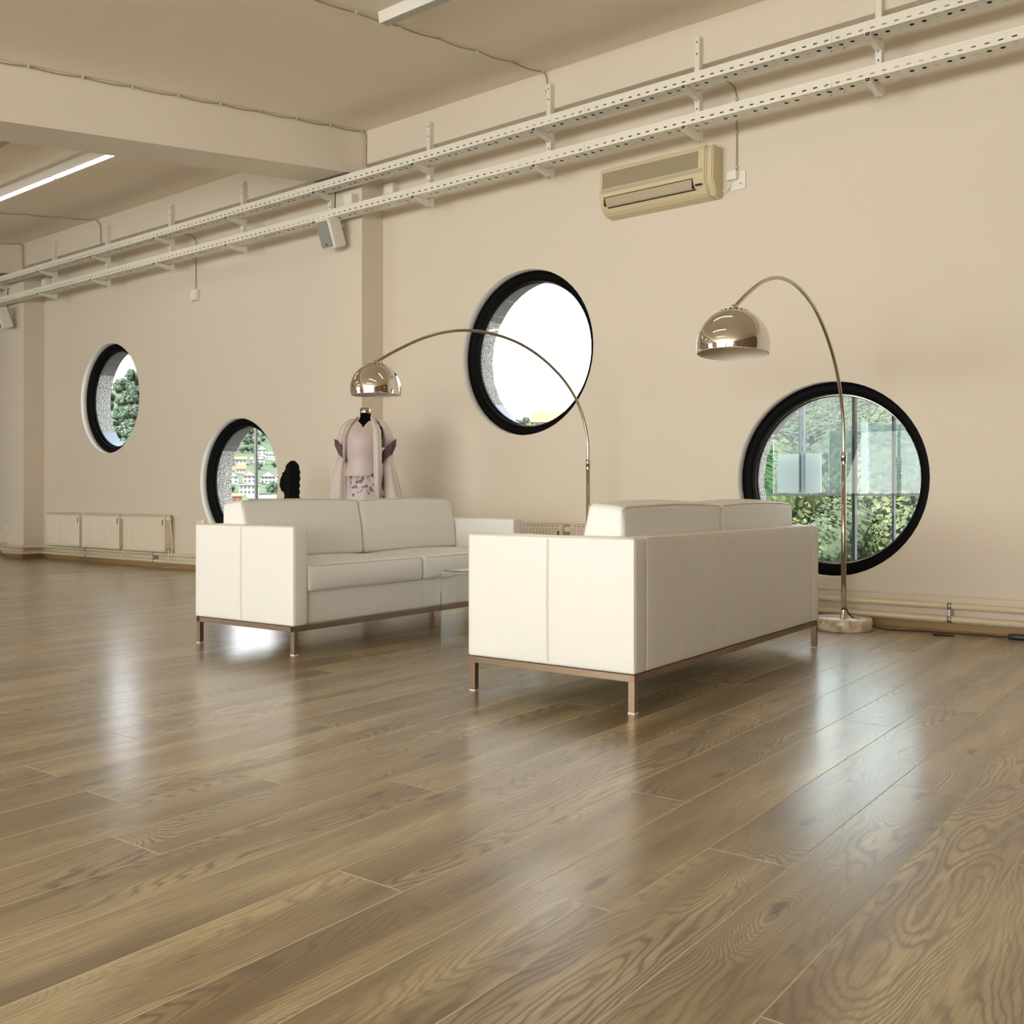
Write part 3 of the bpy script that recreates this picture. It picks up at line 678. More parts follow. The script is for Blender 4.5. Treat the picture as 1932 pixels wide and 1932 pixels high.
ap_ = [(-0.070, -0.055, 0.95+0.19*i/16) for i in range(17)]; ar = [0.012+0.026*math.sin(PI*min(1, (i+1)/15)) for i in range(17)]
link('side_shoot', cactus_loft(bmesh.new(), ap_, ar, 24, 5), M['cactus'], cp, True)
bm = bmesh.new(); tube(bm, [(-0.02, -0.01, 0.93), (-0.055, -0.045, 0.955), (-0.072, -0.057, 0.99)], 0.02, 12); link('shoot_joint', bm, M['cactus'], cp, True)
link('pot', lathe(bmesh.new(), [(0.0, 0), (0.12, 0), (0.155, 0.30), (0.17, 0.30), (0.172, 0.335), (0.155, 0.335), (0.15, 0.31), (0.0, 0.31)], 40), M['terracotta'], cp, True)
link('soil', lathe(bmesh.new(), [(0.0, 0.345), (0.151, 0.322)], 30), M['soil'], cp, True)

# ------------------------------------------------------------------ perforated cable trays on hangers
PIT = 0.077; NC = 26; SEC = PIT*NC; TY0, TY1 = 6.555, 6.695; FH = 0.075
def ringcell(bm, u0, u1, v0, v1, hu, hv, mk, rnd=False):
    cu, cv = (u0+u1)/2, (v0+v1)/2
    outer = [(u0, v0), (cu, v0), (u1, v0), (u1, cv), (u1, v1), (cu, v1), (u0, v1), (u0, cv)]
    if rnd: inner = [(cu+hu*math.cos(a), cv+hv*math.sin(a)) for a in (math.radians(q) for q in (225, 270, 315, 0, 45, 90, 135, 180))]
    else: inner = [(cu-hu, cv-hv), (cu, cv-hv), (cu+hu, cv-hv), (cu+hu, cv), (cu+hu, cv+hv), (cu, cv+hv), (cu-hu, cv+hv), (cu-hu, cv)]
    O = [bm.verts.new(mk(*p)) for p in outer]; I = [bm.verts.new(mk(*p)) for p in inner]
    for k in range(8): bm.faces.new((O[k], O[(k+1) % 8], I[(k+1) % 8], I[k]))
def quad(bm, *ps): bm.faces.new([bm.verts.new(p) for p in ps])
def tray_section():
    bm = bmesh.new()
    for c in range(NC):
        x0, x1 = c*PIT+(0.001 if c == 0 else 0), (c+1)*PIT-(0.001 if c == NC-1 else 0)
        for y in (TY0, TY1):
            mk = lambda u, v, y=y: (u, y, v)
            ringcell(bm, x0, x1, 0, 0.05, 0.0145, 0.0048, mk); quad(bm, mk(x0, 0.05), mk(x1, 0.05), mk(x1, FH), mk(x0, FH))
        mk = lambda u, v: (u, v, 0.0); w_ = TY1-TY0
        big = (c % 3) != 2
        ringcell(bm, x0, x1, TY0, TY0+w_*0.26, 0.014, 0.004, mk)
        if big: ringcell(bm, x0, x1, TY0+w_*0.26, TY0+w_*0.70, 0.0165, 0.019, mk, True)
        else: ringcell(bm, x0, x1, TY0+w_*0.26, TY0+w_*0.70, 0.014, 0.004, mk)
        ringcell(bm, x0, x1, TY0+w_*0.70, TY1, 0.014, 0.004, mk)
    # rolled lips along both upper edges
    for y, s in ((TY0, 1), (TY1, -1)): quad(bm, (0, y, FH), (SEC, y, FH), (SEC, y+s*0.012, FH), (0, y+s*0.012, FH))
    bmesh.ops.remove_doubles(bm, verts=bm.verts[:], dist=1e-5); return bm
sec0 = None; X0 = -20.46; NS = 13
for z, lab in ((3.955, 'upper perforated white cable tray running along the window wall'), (3.655, 'lower perforated white cable tray running along the window wall')):
    t = thing('cable_tray', lab, 'cable tray', (X0, 0, z))
    for k in range(NS):
        if sec0 is None:
            o = sec0 = link('tray_section', tray_section(), M['traysteel'], t)
            md = sec0.modifiers.new('thickness', 'SOLIDIFY'); md.thickness = 0.0016; md.offset = 0
        else: o = share(sec0, t)
        o.location = (k*SEC, 0, 0)
    b0 = None
    for k in range(1, NS):
        bm = bmesh.new()
        for dx in (-0.045, 0.045):
            for q in (0.02, 0.055): box(bm, k*SEC+dx-0.006, k*SEC+dx+0.006, TY0-0.006, TY0+0.002, q-0.006, q+0.006) if q < 0.03 else None
            for yy in (TY0+0.03, TY1-0.03): tube(bm, [(k*SEC+dx, yy, 0.004), (k*SEC+dx, yy, -0.016)], 0.004, 6)
        link('joint_bolts', bm, M['bolt'], t)['kind'] = 'stuff'
    # wiring lying in the tray
    cb = T([(X0+0.05+i*0.8, (TY0+TY1)/2+0.01*math.sin(i*1.7), z+0.028) for i in range(int(NS*SEC/0.8))], 0.024, 8)
    for v in cb.verts: v.co.y = (TY0+TY1)/2+(v.co.y-(TY0+TY1)/2)*2.1
    tag(link('cable_bundle', cb, M['dark'], None, True), 'dark cable bundle lying inside the %s perforated tray' % ('upper' if z > 3.8 else 'lower'), 'cable')

def make_hanger():
    t = thing('tray_hanger', '', 'bracket')
    bm = bmesh.new(); y0, y1 = 6.755, RY       # U channel, open side to the wall
    box(bm, -0.022, 0.022, y0, y0+0.003, 3.60, 4.385); box(bm, -0.022, -0.019, y0, y1, 3.60, 4.385); box(bm, 0.019, 0.022, y0, y1, 3.60, 4.385)
    link('channel_post', bm, M['traysteel'], t)
    bm = bmesh.new()
    for z in (4.345, 4.255, 3.84, 3.55+0.09): box(bm, -0.005, 0.005, y0-0.0015, y0+0.0015, z-0.006, z+0.006)
    link('post_holes', bm, M['slit'], t)['kind'] = 'stuff'
    for z in (3.955, 3.655):
        bm = bmesh.new()
        prism(bm, [(TY0-0.012, z-0.028), (TY0-0.012, z-0.003), (y0, z-0.003), (y0, z-0.050)], 'x', -0.02, 0.02)
        a = link('arm', bm, M['traysteel'], t)
        bm = bmesh.new()
        for dz in (-0.010, -0.0215): box(bm, -0.016, 0.016, TY0-0.0145, TY0-0.0115, z+dz-0.0045, z+dz+0.0045)
        link('arm_slots', bm, M['slit'], a)['kind'] = 'stuff'
        bm = bmesh.new(); tube(bm, [(0, y0-0.012, z-0.058), (0, y0-0.0, z-0.058)], 0.007, 8); link('bolt', bm, M['bolt'], a)
    return t
hg0 = None; HX = [-2.20, -3.555, -4.946, -6.332, -7.70, -9.153, -10.553, -11.986, -13.355, -14.75]
HL = ['tray hanger bracket nearest the right edge of the picture', 'tray hanger bracket above the right end of the air conditioner', 'tray hanger bracket beside the ceiling cable drop, left of the air conditioner',
      'tray hanger bracket just right of the nearer pilaster', 'tray hanger bracket at the nearer pilaster beside the loudspeaker', 'first tray hanger bracket left of the nearer pilaster', 'tray hanger bracket above the low houses window, beside the junction box cable',
      'tray hanger bracket beside the cable drop above the high left window', 'tray hanger bracket nearest the far pilaster', 'tray hanger bracket at the far pilaster, left edge of the picture']
for x, lab in zip(HX, HL):
    if hg0 is None: hg0 = h = make_hanger()
    else: h = copy_tree(hg0)
    h.location = (x, 0, 0); h['label'] = lab; h['group'] = 'hanger brackets of the cable trays'

# ------------------------------------------------------------------ air conditioner, its socket and wires
ac = thing('air_conditioner', 'beige wall air conditioner between the cable trays and the high round window', 'air conditioner', (-4.035, 0, 3.24))
prof = [(7.1, 0.385), (6.955, 0.385), (6.925, 0.375), (6.912, 0.345), (6.900, 0.12), (6.915, 0.085), (6.965, 0.02), (7.0, 0.0), (7.1, -0.01)]
bm = prism(bmesh.new(), prof, 'x', -0.505, 0.475)
bmesh.ops.bevel(bm, geom=[e for e in bm.edges if abs(e.verts[0].co.x-e.verts[1].co.x) < 1e-6], offset=0.012, segments=3, affect='EDGES')
link('body', bm, M['ac'], ac, False)
bm = prism(bmesh.new(), [(y+0.022 if y < 7.0 else y, z) for y, z in prof], 'x', 0.46, 0.525)
bmesh.ops.bevel(bm, geom=[e for e in bm.edges if abs(e.verts[0].co.x-e.verts[1].co.x) < 1e-6], offset=0.010, segments=3, affect='EDGES')
link('side_cover', bm, M['ac'], ac)
yf = lambda z: 6.900+(z-0.12)/(0.345-0.12)*0.012
bm = bmesh.new(); quads = 24
for k in range(quads):   # raised front filter with fine ribs
    z0 = 0.205+0.135*k/quads; z1 = z0+0.135/quads*0.62; box(bm, -0.47, 0.41, yf(z0)-0.004, yf(z0)+0.002, z0, z1)
link('intake_grille', bm, M['acmesh'], ac)['kind'] = 'stuff'
link('front_strip', B(-0.48, 0.45, yf(0.19)-0.003, yf(0.19)+0.003, 0.168, 0.198), M['acgrey'], ac)
def chin(u): return (6.900+(6.965-6.900)*u, 0.12-0.10*u)
bm = bmesh.new(); (ya, za), (yb, zb) = (6.900, 0.125), (6.932, 0.062)
v = [bm.verts.new(p) for p in ((-0.44, ya-0.006, za), (0.36, ya-0.006, za), (0.36, yb-0.008, zb), (-0.44, yb-0.008, zb), (-0.44, ya+0.01, za), (0.36, ya+0.01, za), (0.36, yb+0.01, zb), (-0.44, yb+0.01, zb))]
for f in ((0, 1, 2, 3), (4, 7, 6, 5), (0, 4, 5, 1), (1, 5, 6, 2), (2, 6, 7, 3), (3, 7, 4, 0)): bm.faces.new([v[k] for k in f])
link('louver', bm, M['acgrey'], ac)
bm = bmesh.new(); box(bm, -0.445, 0.365, ya-0.0085, ya, za+0.001, za+0.006); box(bm, -0.43, 0.375, yb-0.002, yb+0.012, zb-0.014, zb-0.006); box(bm, -0.447, -0.442, ya-0.006, yb, zb, za+0.005); box(bm, 0.362, 0.367, ya-0.006, yb, zb-0.008, za+0.005)
link('louver_gap', bm, M['slit'], ac)
link('display', B(0.385, 0.44, 6.905, 6.93, 0.072, 0.084), M['blackplastic'], ac)
sk = thing('wall_socket', 'white wall socket with plug right of the air conditioner', 'socket', (-3.385, WY, 3.36))
link('plate', B(-0.055, 0.07, -0.012, 0, -0.085, 0.055, bev=0.004), M['plastic'], sk); link('plug', B(-0.075, 0.012, -0.055, -0.012, -0.01, 0.06, bev=0.006), M['plastic'], sk)
link('screw', T([(0.03, -0.015, -0.04), (0.03, -0.01, -0.04)], 0.008, 10), M['bolt'], sk); link('power_lead', T([(-0.04, -0.035, -0.01), (-0.05, -0.035, -0.05), (-0.085, -0.03, -0.09), (-0.13, -0.03, -0.075), (-0.145, -0.02, -0.02), (-0.16, -0.02, -0.01)], 0.004, 8), M['plastic'], sk, True)

# ------------------------------------------------------------------ surface cables with clips
def clip_mesh(): 
    bm = bmesh.new(); box(bm, -0.012, 0.012, -0.008, 0.008, -0.012, 0.010, 0.003); box(bm, -0.004, 0.004, -0.022, 0.022, -0.004, 0.004, 0.001); return bm
cl0 = None
def surface_cable(label, pts, clips, r=0.0055):
    global cl0
    t = thing('surface_cable', label, 'cable', pts[0]); o0 = Vector(pts[0])
    link('cable', T([Vector(p)-o0 for p in pts], r, 8), M['cable'], t, True)
    for c in clips:
        if cl0 is None: q = cl0 = link('clip', clip_mesh(), M['clip'], t)
        else: q = share(cl0, t)
        q.location = Vector(c)-o0
    return t
def ceil_run(x, y0, y1, step, off=0.012, sag=0.012, jx=0.0):
    pts, cl = [], []; n = int(round((y1-y0)/step)); f = 6
    for i in range(n*f+1):
        y = y0+(y1-y0)*i/(n*f); s = math.sin(PI*(i % f)/f)
        pts.append((x+jx*math.sin(i*0.9), y, ceil_z(y)-off-sag*s))
        if i % f == 0: cl.append((x, y, ceil_z(y)-off))
    return pts, cl
p, c = ceil_run(-5.0, 0.8, 6.74, 0.42, jx=0.004)
p += [(-5.0, 6.785, 4.49), (-4.995, 6.80, 4.44), (-4.985, 6.80, 4.36), (-4.99, 6.80, 4.25), (-5.0, 6.79, 4.12), (-5.0, 6.77, 4.0)]; c += [(-4.995, 6.797, 4.35)]
surface_cable('grey cable clipped across the ceiling to the wall, passing behind the near light fitting', p, c)
p, c = ceil_run(-7.22, 0.6, 6.75, 0.42, off=0.010)
p += [(-7.215, 6.79, 4.50), (-7.215, 6.80, 4.44), (-7.215, 6.80, 4.2), (-7.215, 6.80, 4.02)]; c += [(-7.215, 6.797, 4.40), (-7.215, 6.797, 4.16)]
surface_cable('grey cable clipped along the top of the big ceiling beam', p, c)
p, c = ceil_run(-12.27, 3.2, 6.76, 0.42)
p += [(-12.25, 6.79, 4.47), (-12.2, 6.80, 4.42), (-12.19, 6.80, 4.25), (-12.16, 6.79, 4.1), (-12.12, 6.76, 4.0)]; c += [(-12.195, 6.797, 4.40), (-12.19, 6.797, 4.24)]
surface_cable('grey cable clipped across the left ceiling bay to the wall', p, c)
p, c = ceil_run(-14.30, 5.0, 6.75, 0.42, off=0.010)
p += [(-14.29, 6.79, 4.46), (-14.29, 6.795, 4.4), (-14.29, 6.795, 4.15), (-14.27, 6.78, 4.02)]; c += [(-14.29, 6.795, 4.40), (-14.29, 6.795, 4.22)]
surface_cable('grey cable clipped along the far left ceiling beam', p, c)
# drops below the trays
def drop(label, x, z0, z1, clips, bend=-0.09):
    pts = [(x+bend, TY1+0.05, 4.00), (x+bend*0.5, 6.98, 4.0), (x, WY-0.02, 3.93)]
    pts = [(x+bend, 6.74, 4.08), (x+bend*0.8, 6.95, 4.10), (x+bend*0.35, WY-0.03, 4.09), (x, WY-0.014, 4.0), (x, WY-0.012, 3.9), (x, WY-0.012, z1)]
    surface_cable(label, smooth_pts(pts, 4), [(x, WY-0.012, z) for z in clips])
drop('grey cable dropping from the upper tray to the socket by the air conditioner', -3.388, 4.1, 3.42, (3.98, 3.72, 3.45), bend=-0.08)
drop('grey cable dropping from the trays to the white box above the low houses window', -10.515, 4.1, 3.42, (4.0, 3.84, 3.50), bend=-0.22)
jb = thing('junction_box', 'small white box at a cable end, above the low left round window', 'box', (-10.515, WY, 3.34))
link('box_body', B(-0.065, 0.065, -0.05, 0, -0.06, 0.075, bev=0.008), M['plastic'], jb); link('box_lid', B(-0.055, 0.055, -0.058, -0.05, -0.05, 0.03, bev=0.004), M['plastic'], jb)
# small hooded fittings near the pilasters
def fitting(label, x, y, z):
    t = thing('wall_fitting', label, 'fitting', (x, y, z), group=None)
    link('hood', B(-0.06, 0.06, -0.09, 0, 0.0, 0.11, bev=0.01), M['plastic'], t)
    for s in (-1, 1): link('prong', B(s*0.055-0.008, s*0.055+0.008, -0.085, -0.07, -0.085, 0.0), M['bolt'], t)
    return t
fitting('small pale hooded fitting on the nearer pilaster between the two trays', -7.40, RY, 3.80)
fitting('small pale hooded fitting beside the nearer pilaster just under the upper tray', -7.12, WY, 3.93)
fitting('small pale hooded fitting beside the far pilaster under the upper tray', -14.15, WY, 3.93)

# ------------------------------------------------------------------ loudspeakers on the pilasters
def make_speaker():
    t = thing('loudspeaker', '', 'speaker')
    bd = link('cabinet', rbox(bmesh.new(), 0.10, 0.085, 0.15, 0.025, 3, 3, 4, 4), M['plastic'], t, True, (0, -0.19, -0.16), (math.radians(20), 0, 0))
    link('grille', rbox(bmesh.new(), 0.078, 0.006, 0.128, 0.004, 6, 1, 8, 2), M['grille'], bd, True, (0, -0.088, 0))
    link('badge', B(-0.008, 0.008, -0.097, -0.093, -0.11, -0.09), M['blackplastic'], bd)
    link('wall_bracket', T([(0.0, 0.0, -0.05), (0.0, -0.05, -0.05), (0.0, -0.09, -0.10), (0, -0.12, -0.14)], 0.018, 12), M['plastic'], t, True)
    link('wire', T(smooth_pts([(-0.06, -0.075, 0.30), (-0.055, -0.085, 0.18), (-0.06, -0.08, 0.06), (-0.05, -0.10, -0.05)], 4), 0.005, 8), M['dark'], t, True)
    return t
s1 = make_speaker(); s1.location = (-7.53, RY, 3.68); s1['label'] = 'white loudspeaker tilted down on the nearer pilaster, below the lower tray'; 
s2 = copy_tree(s1); s2.location = (-14.56, RY, 3.61); s2['label'] = 'white loudspeaker on the far pilaster, cut by the left edge of the picture'
for s_ in (s1, s2): s_['group'] = 'loudspeakers on the pilasters'

# ------------------------------------------------------------------ radiators, heating pipes
def make_radiator(wd=0.95):
    t = thing('radiator', '', 'radiator'); H0, H1 = 0.20, 0.665; yf_, yb_ = -0.125, -0.035; hw = wd/2
    bm = bmesh.new(); nr = 26; prev = None; pts = [(-hw, yf_+0.006)]
    for k in range(nr):
        x0 = -hw+0.015+(wd-0.03)*k/nr; w_ = (wd-0.03)/nr
        pts += [(x0+w_*0.15, yf_+0.006), (x0+w_*0.3, yf_), (x0+w_*0.7, yf_), (x0+w_*0.85, yf_+0.006)]
    pts.append((hw, yf_+0.006))
    lo = [bm.verts.new((x, y, H0+0.03)) for x, y in pts]; hi = [bm.verts.new((x, y, H1-0.035)) for x, y in pts]
    for k in range(len(pts)-1): bm.faces.new((lo[k], lo[k+1], hi[k+1], hi[k]))
    link('front_panel', bm, M['radiator'], t, False)
    bm = bmesh.new(); box(bm, -hw, hw, yf_, yf_+0.02, H0, H0+0.032, 0.004); box(bm, -hw, hw, yf_, yf_+0.02, H1-0.037, H1-0.004, 0.004); link('header', bm, M['radiator'], t)
    link('rear_panel', B(-hw, hw, yb_-0.012, yb_, H0, H1-0.01), M['radiator'], t)
    for s in (-1, 1): link('side_cover', B(s*hw-0.003, s*hw+0.003, yf_+0.003, yb_, H0+0.005, H1), M['radiator'], t)
    bm = bmesh.new(); box(bm, -hw, hw, yf_+0.002, yb_, H1-0.003, H1); link('top_grille', bm, M['radiator'], t)
    bm = bmesh.new()
    for k in range(22):
        x = -hw+0.05+(wd-0.1)*k/21; box(bm, x-0.012, x+0.012, yf_-0.001, yf_+0.001, H1-0.020, H1-0.015)
        for y in (yf_+0.03, yf_+0.06): box(bm, x-0.012, x+0.012, y-0.004, y+0.004, H1, H1+0.0008)
    link('vent_slots', bm, M['slit'], t)['kind'] = 'stuff'
    link('side_slot', B(hw-0.045, hw-0.030, yf_-0.003, yf_+0.0, H1-0.13, H1-0.06), M['slit'], t)
    v = link('valve', lathe(bmesh.new(), [(0, 0), (0.022, 0), (0.024, 0.01), (0.024, 0.05), (0.018, 0.06), (0, 0.06)], 20), M['plastic'], t, True, (hw+0.005, yf_+0.045, H1-0.05), (0, PI/2, 0))
    link('valve_collar', T([(-0.0, 0, -0.02), (0, 0, 0.0)], 0.015, 12), M['bolt'], v)
    link('supply_pipe', T(smooth_pts([(hw+0.035, yf_+0.045, H1-0.05), (hw+0.045, yf_+0.06, H1-0.10), (hw+0.045, yf_+0.08, 0.30), (hw+0.04, yf_+0.075, 0.20), (hw+0.03, -0.05, 0.165)], 4), 0.009, 10), M['pipe'], t, True)
    link('return_pipe', T(smooth_pts([(hw-0.01, yf_+0.045, H0+0.035), (hw+0.022, yf_+0.045, H0+0.035), (hw+0.024, yf_+0.045, H0-0.01), (hw+0.03, yf_+0.05, 0.11), (hw+0.06, -0.05, 0.085)], 4), 0.009, 10), M['pipe'], t, True)
    link('lower_valve', T([(hw-0.005, yf_+0.045, H0+0.035), (hw+0.026, yf_+0.045, H0+0.035)], 0.015, 12), M['bronze'], t, True)
    return t
r0 = None
for x, lab in ((-13.545, 'white panel radiator, leftmost of the three beside the far pilaster'), (-12.535, 'white panel radiator, middle one of the three under the high left window'), (-11.49, 'white panel radiator, rightmost of the three under the high left window'),
               (-5.44, 'white panel radiator peeping out right behind the far sofa arm'), (-4.40, 'white panel radiator behind the near sofa, beside the far arc lamp pole')):
    if r0 is None: r0 = r = make_radiator()
    else: r = copy_tree(r0)
    r.location = (x, WY, 0); r['label'] = lab; r['group'] = 'radiators along the window wall'
def pipe_path(z, y):
    o = WY-y; g = 0.05
    return [(XL+0.05, y, z), (-14.80-g-0.06, y, z), (-14.80-g, y-0.02, z), (-14.80-g, RY-o+0.03, z), (-14.80-g+0.03, RY-o, z), (-14.31+g-0.03, RY-o, z), (-14.31+g, RY-o+0.03, z), (-14.31+g, y-0.02, z), (-14.31+g+0.06, y, z),
            (-7.77-g-0.06, y, z), (-7.77-g, y-0.02, z), (-7.77-g, RY-o+0.03, z), (-7.77-g+0.03, RY-o, z), (-7.285+g-0.03, RY-o, z), (-7.285+g, RY-o+0.03, z), (-7.285+g, y-0.02, z), (-7.285+g+0.06, y, z), (XR-0.05, y, z)]
for z, lab in ((0.170, 'upper cream heating pipe along the foot of the window wall'), (0.082, 'lower cream heating pipe along the foot of the window wall')):
    t = thing('heating_pipe', lab, 'pipe'); link('pipe', T(pipe_path(z, WY-0.055), 0.022, 16), M['pipe'], t, True)
    for x in (-1.82, -5.0, -9.2, -11.35, -13.0): link('clamp', T([(x-0.013, WY-0.055, z), (x+0.013, WY-0.055, z)], 0.0255, 16), M['bolt'], t, True)
bk0 = None
for x, lab in ((-1.82, 'metal pipe support joining both heating pipes, near the right edge'), (-11.35, 'metal pipe support joining both heating pipes, below the rightmost of three radiators')):
    b = tag(link('pipe_support', B(x-0.008, x+0.008, WY-0.075, WY-0.002, 0.100, 0.150, bev=0.003), M['bolt']), lab, 'bracket')

# ------------------------------------------------------------------ wall boxes, power cables on the floor, red seat at the edge
wb = thing('wall_socket', 'pale wall socket box left of the far sofa, above the heating pipes', 'socket', (-10.38, WY, 0.50))
link('upper_box', B(-0.06, 0.06, -0.06, 0, -0.02, 0.11, bev=0.008), M['plastic'], wb); link('trunking', B(-0.02, 0.02, -0.03, 0, -0.22, -0.02, bev=0.003), M['plastic'], wb); link('lower_box', B(-0.03, 0.10, -0.05, 0, -0.26, -0.2, bev=0.006), M['plastic'], wb)
wb2 = thing('wall_socket', 'small white wall socket on the far left wall beyond the far pilaster', 'socket', (-15.35, WY, 0.42))
link('plate', B(-0.07, 0.07, -0.02, 0, -0.06, 0.06, bev=0.006), M['plastic'], wb2); link('plug', B(-0.03, 0.05, -0.05, -0.02, -0.03, 0.03, bev=0.006), M['plastic'], wb2)
P_ = [(-2.40, 6.66, 0.21), (-2.37, 6.70, 0.10), (-2.26, 6.79, 0.03), (-2.17, 6.85, 0.006), (-2.0, 6.90, 0.006), (-1.86, 6.915, 0.006), (-1.72, 6.93, 0.006), (-1.60, 6.95, 0.006), (-1.50, 6.93, 0.006), (-1.42, 6.94, 0.012)]
tag(link('lamp_cord', T(smooth_pts(P_, 5), 0.0045, 8), M['dark'], None, True), 'thin dark cord running on the floor from the right lamp to the black power blocks', 'cord')
pb = thing('power_block', 'black power block on the floor by the pipes, left of the pair', 'power adapter', (-1.385, 6.93, 0)); link('case', rbox(bmesh.new(), 0.05, 0.03, 0.016, 0.008, 2, 2, 1, 2, None, (0, 0, 0.016)), M['blackplastic'], pb, True); link('lead', T([(0.05, 0, 0.012), (0.09, 0.01, 0.006), (0.13, -0.005, 0.01)], 0.004, 8), M['blackplastic'], pb, True)
pb2 = copy_tree(pb); pb2.location = (-1.20, 6.93, 0); pb2['label'] = 'black power block on the floor by the pipes, at the right edge of the picture'
tag(link('cord_offcut', T([(-1.86, 6.80, 0.005), (-1.80, 6.815, 0.005), (-1.735, 6.80, 0.005)], 0.005, 8), M['dark'], None, True), 'short dark piece of cord lying on the floor below the pipe support', 'cord')
rc = thing('red_seat', 'dark red upholstered block seat at the extreme left edge on the floor', 'seat', (-13.25, 5.48, 0), math.radians(8))
link('cushion', rbox(bmesh.new(), 0.28, 0.28, 0.08, 0.02, 6, 6, 3, 3, None, (0, 0, 0.22)), M['red'], rc, True); link('plinth', B(-0.26, 0.26, -0.26, 0.26, 0, 0.145, bev=0.006), M['red'], rc)

# ------------------------------------------------------------------ ceiling light battens
def batten(label, x0, x1, y, lits, group='ceiling light battens'):
    z = ceil_z(y); a = math.atan(SL)
    t = thing('ceiling_light', label, 'ceiling light', ((x0+x1)/2, y, z), 0, group); t.rotation_euler = (a, 0, 0); h = (x1-x0)/2
    link('housing', B(-h, h, -0.045, 0.045, -0.075, 0.004, bev=0.004), M['fixture'], t)
    link('reflector', B(-h+0.01, h-0.01, -0.036, 0.036, -0.079, -0.074), M['fixturegrey'], t)
    for p, q in lits: link('tube', rbox(bmesh.new(), (q-p)/2, 0.030, 0.010, 0.008, 2, 2, 1, 2, None, ((p+q)/2-(x0+x1)/2, 0, -0.084)), M['tube'], t, True)
    return t
batten('white ceiling light batten at the top centre, right of the ceiling cable', -4.93, -2.3, 4.80, ((-4.28, -3.30), (-3.24, -2.36)))
batten('lit ceiling light batten in the left bay, its two tubes in full view', -11.36, -8.78, 5.08, ((-11.30, -10.10), (-10.04, -8.84)))
batten('ceiling light batten at the left edge of the picture, only its end in view', -11.5, -8.92, 4.12, ((-11.45, -10.6), (-10.5, -9.6)))
for x0, y, wh in ((-4.9, 2.4, 'first row behind the one above the sofas'), (-4.9, 0.0, 'second row behind the one above the sofas'), (-4.9, -2.4, 'row nearest the opposite windows'), (-11.4, 1.6, 'left bay, third row'), (-11.4, -0.8, 'left bay, fourth row')):
    batten('ceiling light batten mirrored in the chrome shades, '+wh, x0, x0+2.6, y, ((x0+0.05, x0+1.27), (x0+1.33, x0+2.55)))
    
# ------------------------------------------------------------------ outside: terrain, trees, houses, glass screen
def interp(x, tab):
    if x <= tab[0][0]: return tab[0][1]
    for (a, va), (b, vb) in zip(tab, tab[1:]):
        if x <= b: return va+(vb-va)*(x-a)/(b-a)
    return tab[-1][1]
SKY = [(-600, 5.0), (0, 4.6), (170, 4.8), (210, 6.0), (255, 6.7), (330, 7.4), (460, 6.6), (600, 5.4), (800, 4.2), (930, 3.9), (975, 4.3), (1020, 4.9), (1060, 4.8), (1120, 4.6), (1250, 6.5), (1350, 8.5), (1500, 9.6), (1750, 9.8), (2400, 9)]
RK = [(-600, 1150), (1100, 1150), (1330, 340), (3000, 320)]
EXPO = [(-600, 3.0), (1100, 3.0), (1330, 2.2), (3000, 2.2)]
def t_height(px, rho):
    e = math.radians(interp(px, SKY)); Rk = interp(px, RK); Ht = math.tan(e)*Rk+CAMH-6
    t = max(0, (rho-22)/(Rk-22)); z = -9+(Ht+9)*min(1.0, t)**interp(px, EXPO)
    wv = noise.noise(Vector((px*0.012, rho*0.006, 0.3)))*0.03*rho*min(1, t*1.5)*0.5*max(0, 1-t)
    return z+wv
def tpoint(px, rho): b = bearing(px, HYP); b.z = 0; b = b.normalized()*rho; return Vector((b.x, b.y, t_height(px, rho)))
bm = bmesh.new(); rows = []
pxs = [-900+30*i for i in range(115)]
for j in range(56):
    f = 14*(1.085**j)
    rows.append([bm.verts.new(tpoint(px, min(f, 1300))) for px in pxs])
for a, b in zip(rows, rows[1:]):
    for i in range(len(pxs)-1): bm.faces.new((a[i], a[i+1], b[i+1], b[i]))
hill = struct('hillside', bm, M['hill'], smooth=True); hill['label'] = 'green wooded hillside outside the round windows'
def cast(px, py, z_off=0.0):
    b = bearing(px, py); hl = math.hypot(b.x, b.y); rho = 14.0
    while rho < 1290:
        if CAMH+b.z/hl*rho <= t_height(px, rho)+z_off: return tpoint(px, rho), rho
        rho *= 1.006
    return None, None
def tree_mesh(nm, m, n, size, lobes, seed, leafq):
    r = random.Random(seed); bm = bmesh.new(); L_ = []
    for k in range(lobes): L_.append((Vector((r.uniform(-.55, .55), r.uniform(-.55, .55), r.uniform(0.45, 1.25))), r.uniform(0.35, 0.6)))
    for k in range(n):
        c, rr = r.choice(L_); d = Vector((r.gauss(0, 1), r.gauss(0, 1), r.gauss(0.25, 1))).normalized(); p = c+d*rr*r.uniform(0.8, 1.08)
        u = d.cross(Vector((r.random(), r.random(), r.random()))).normalized(); w_ = d.cross(u); s = leafq*r.uniform(0.6, 1.3); d2 = d*leafq*r.uniform(-.5, .5)
        bm.faces.new([bm.verts.new(q*size) for q in (p-u*s-w_*s*.6, p+u*s-w_*s*.6+d2, p+u*s+w_*s*.6, p-u*s+w_*s*.6-d2)])
    for c, rr in L_:
        v = bmesh.ops.create_icosphere(bm, subdivisions=1, radius=rr*0.86*size)['verts']
        for q in v: q.co += c*size
    n0 = len(bm.faces); tube(bm, [(0, 0, -0.6*size), (0, 0, 0.6*size)], 0.05*size, 6)
    bm.faces.ensure_lookup_table()
    for f in bm.faces[n0:]: f.material_index = 1
    me = bpy.data.meshes.new(nm); bm.to_mesh(me); bm.free(); me.materials.append(m); me.materials.append(M['bark']); return me
near_t = [tree_mesh('tree_crown', M[mm], 7000, 4.3, 11, 3+i, 0.03) for i, mm in enumerate(('leaf', 'leafdark', 'leaf', 'leafdark'))]
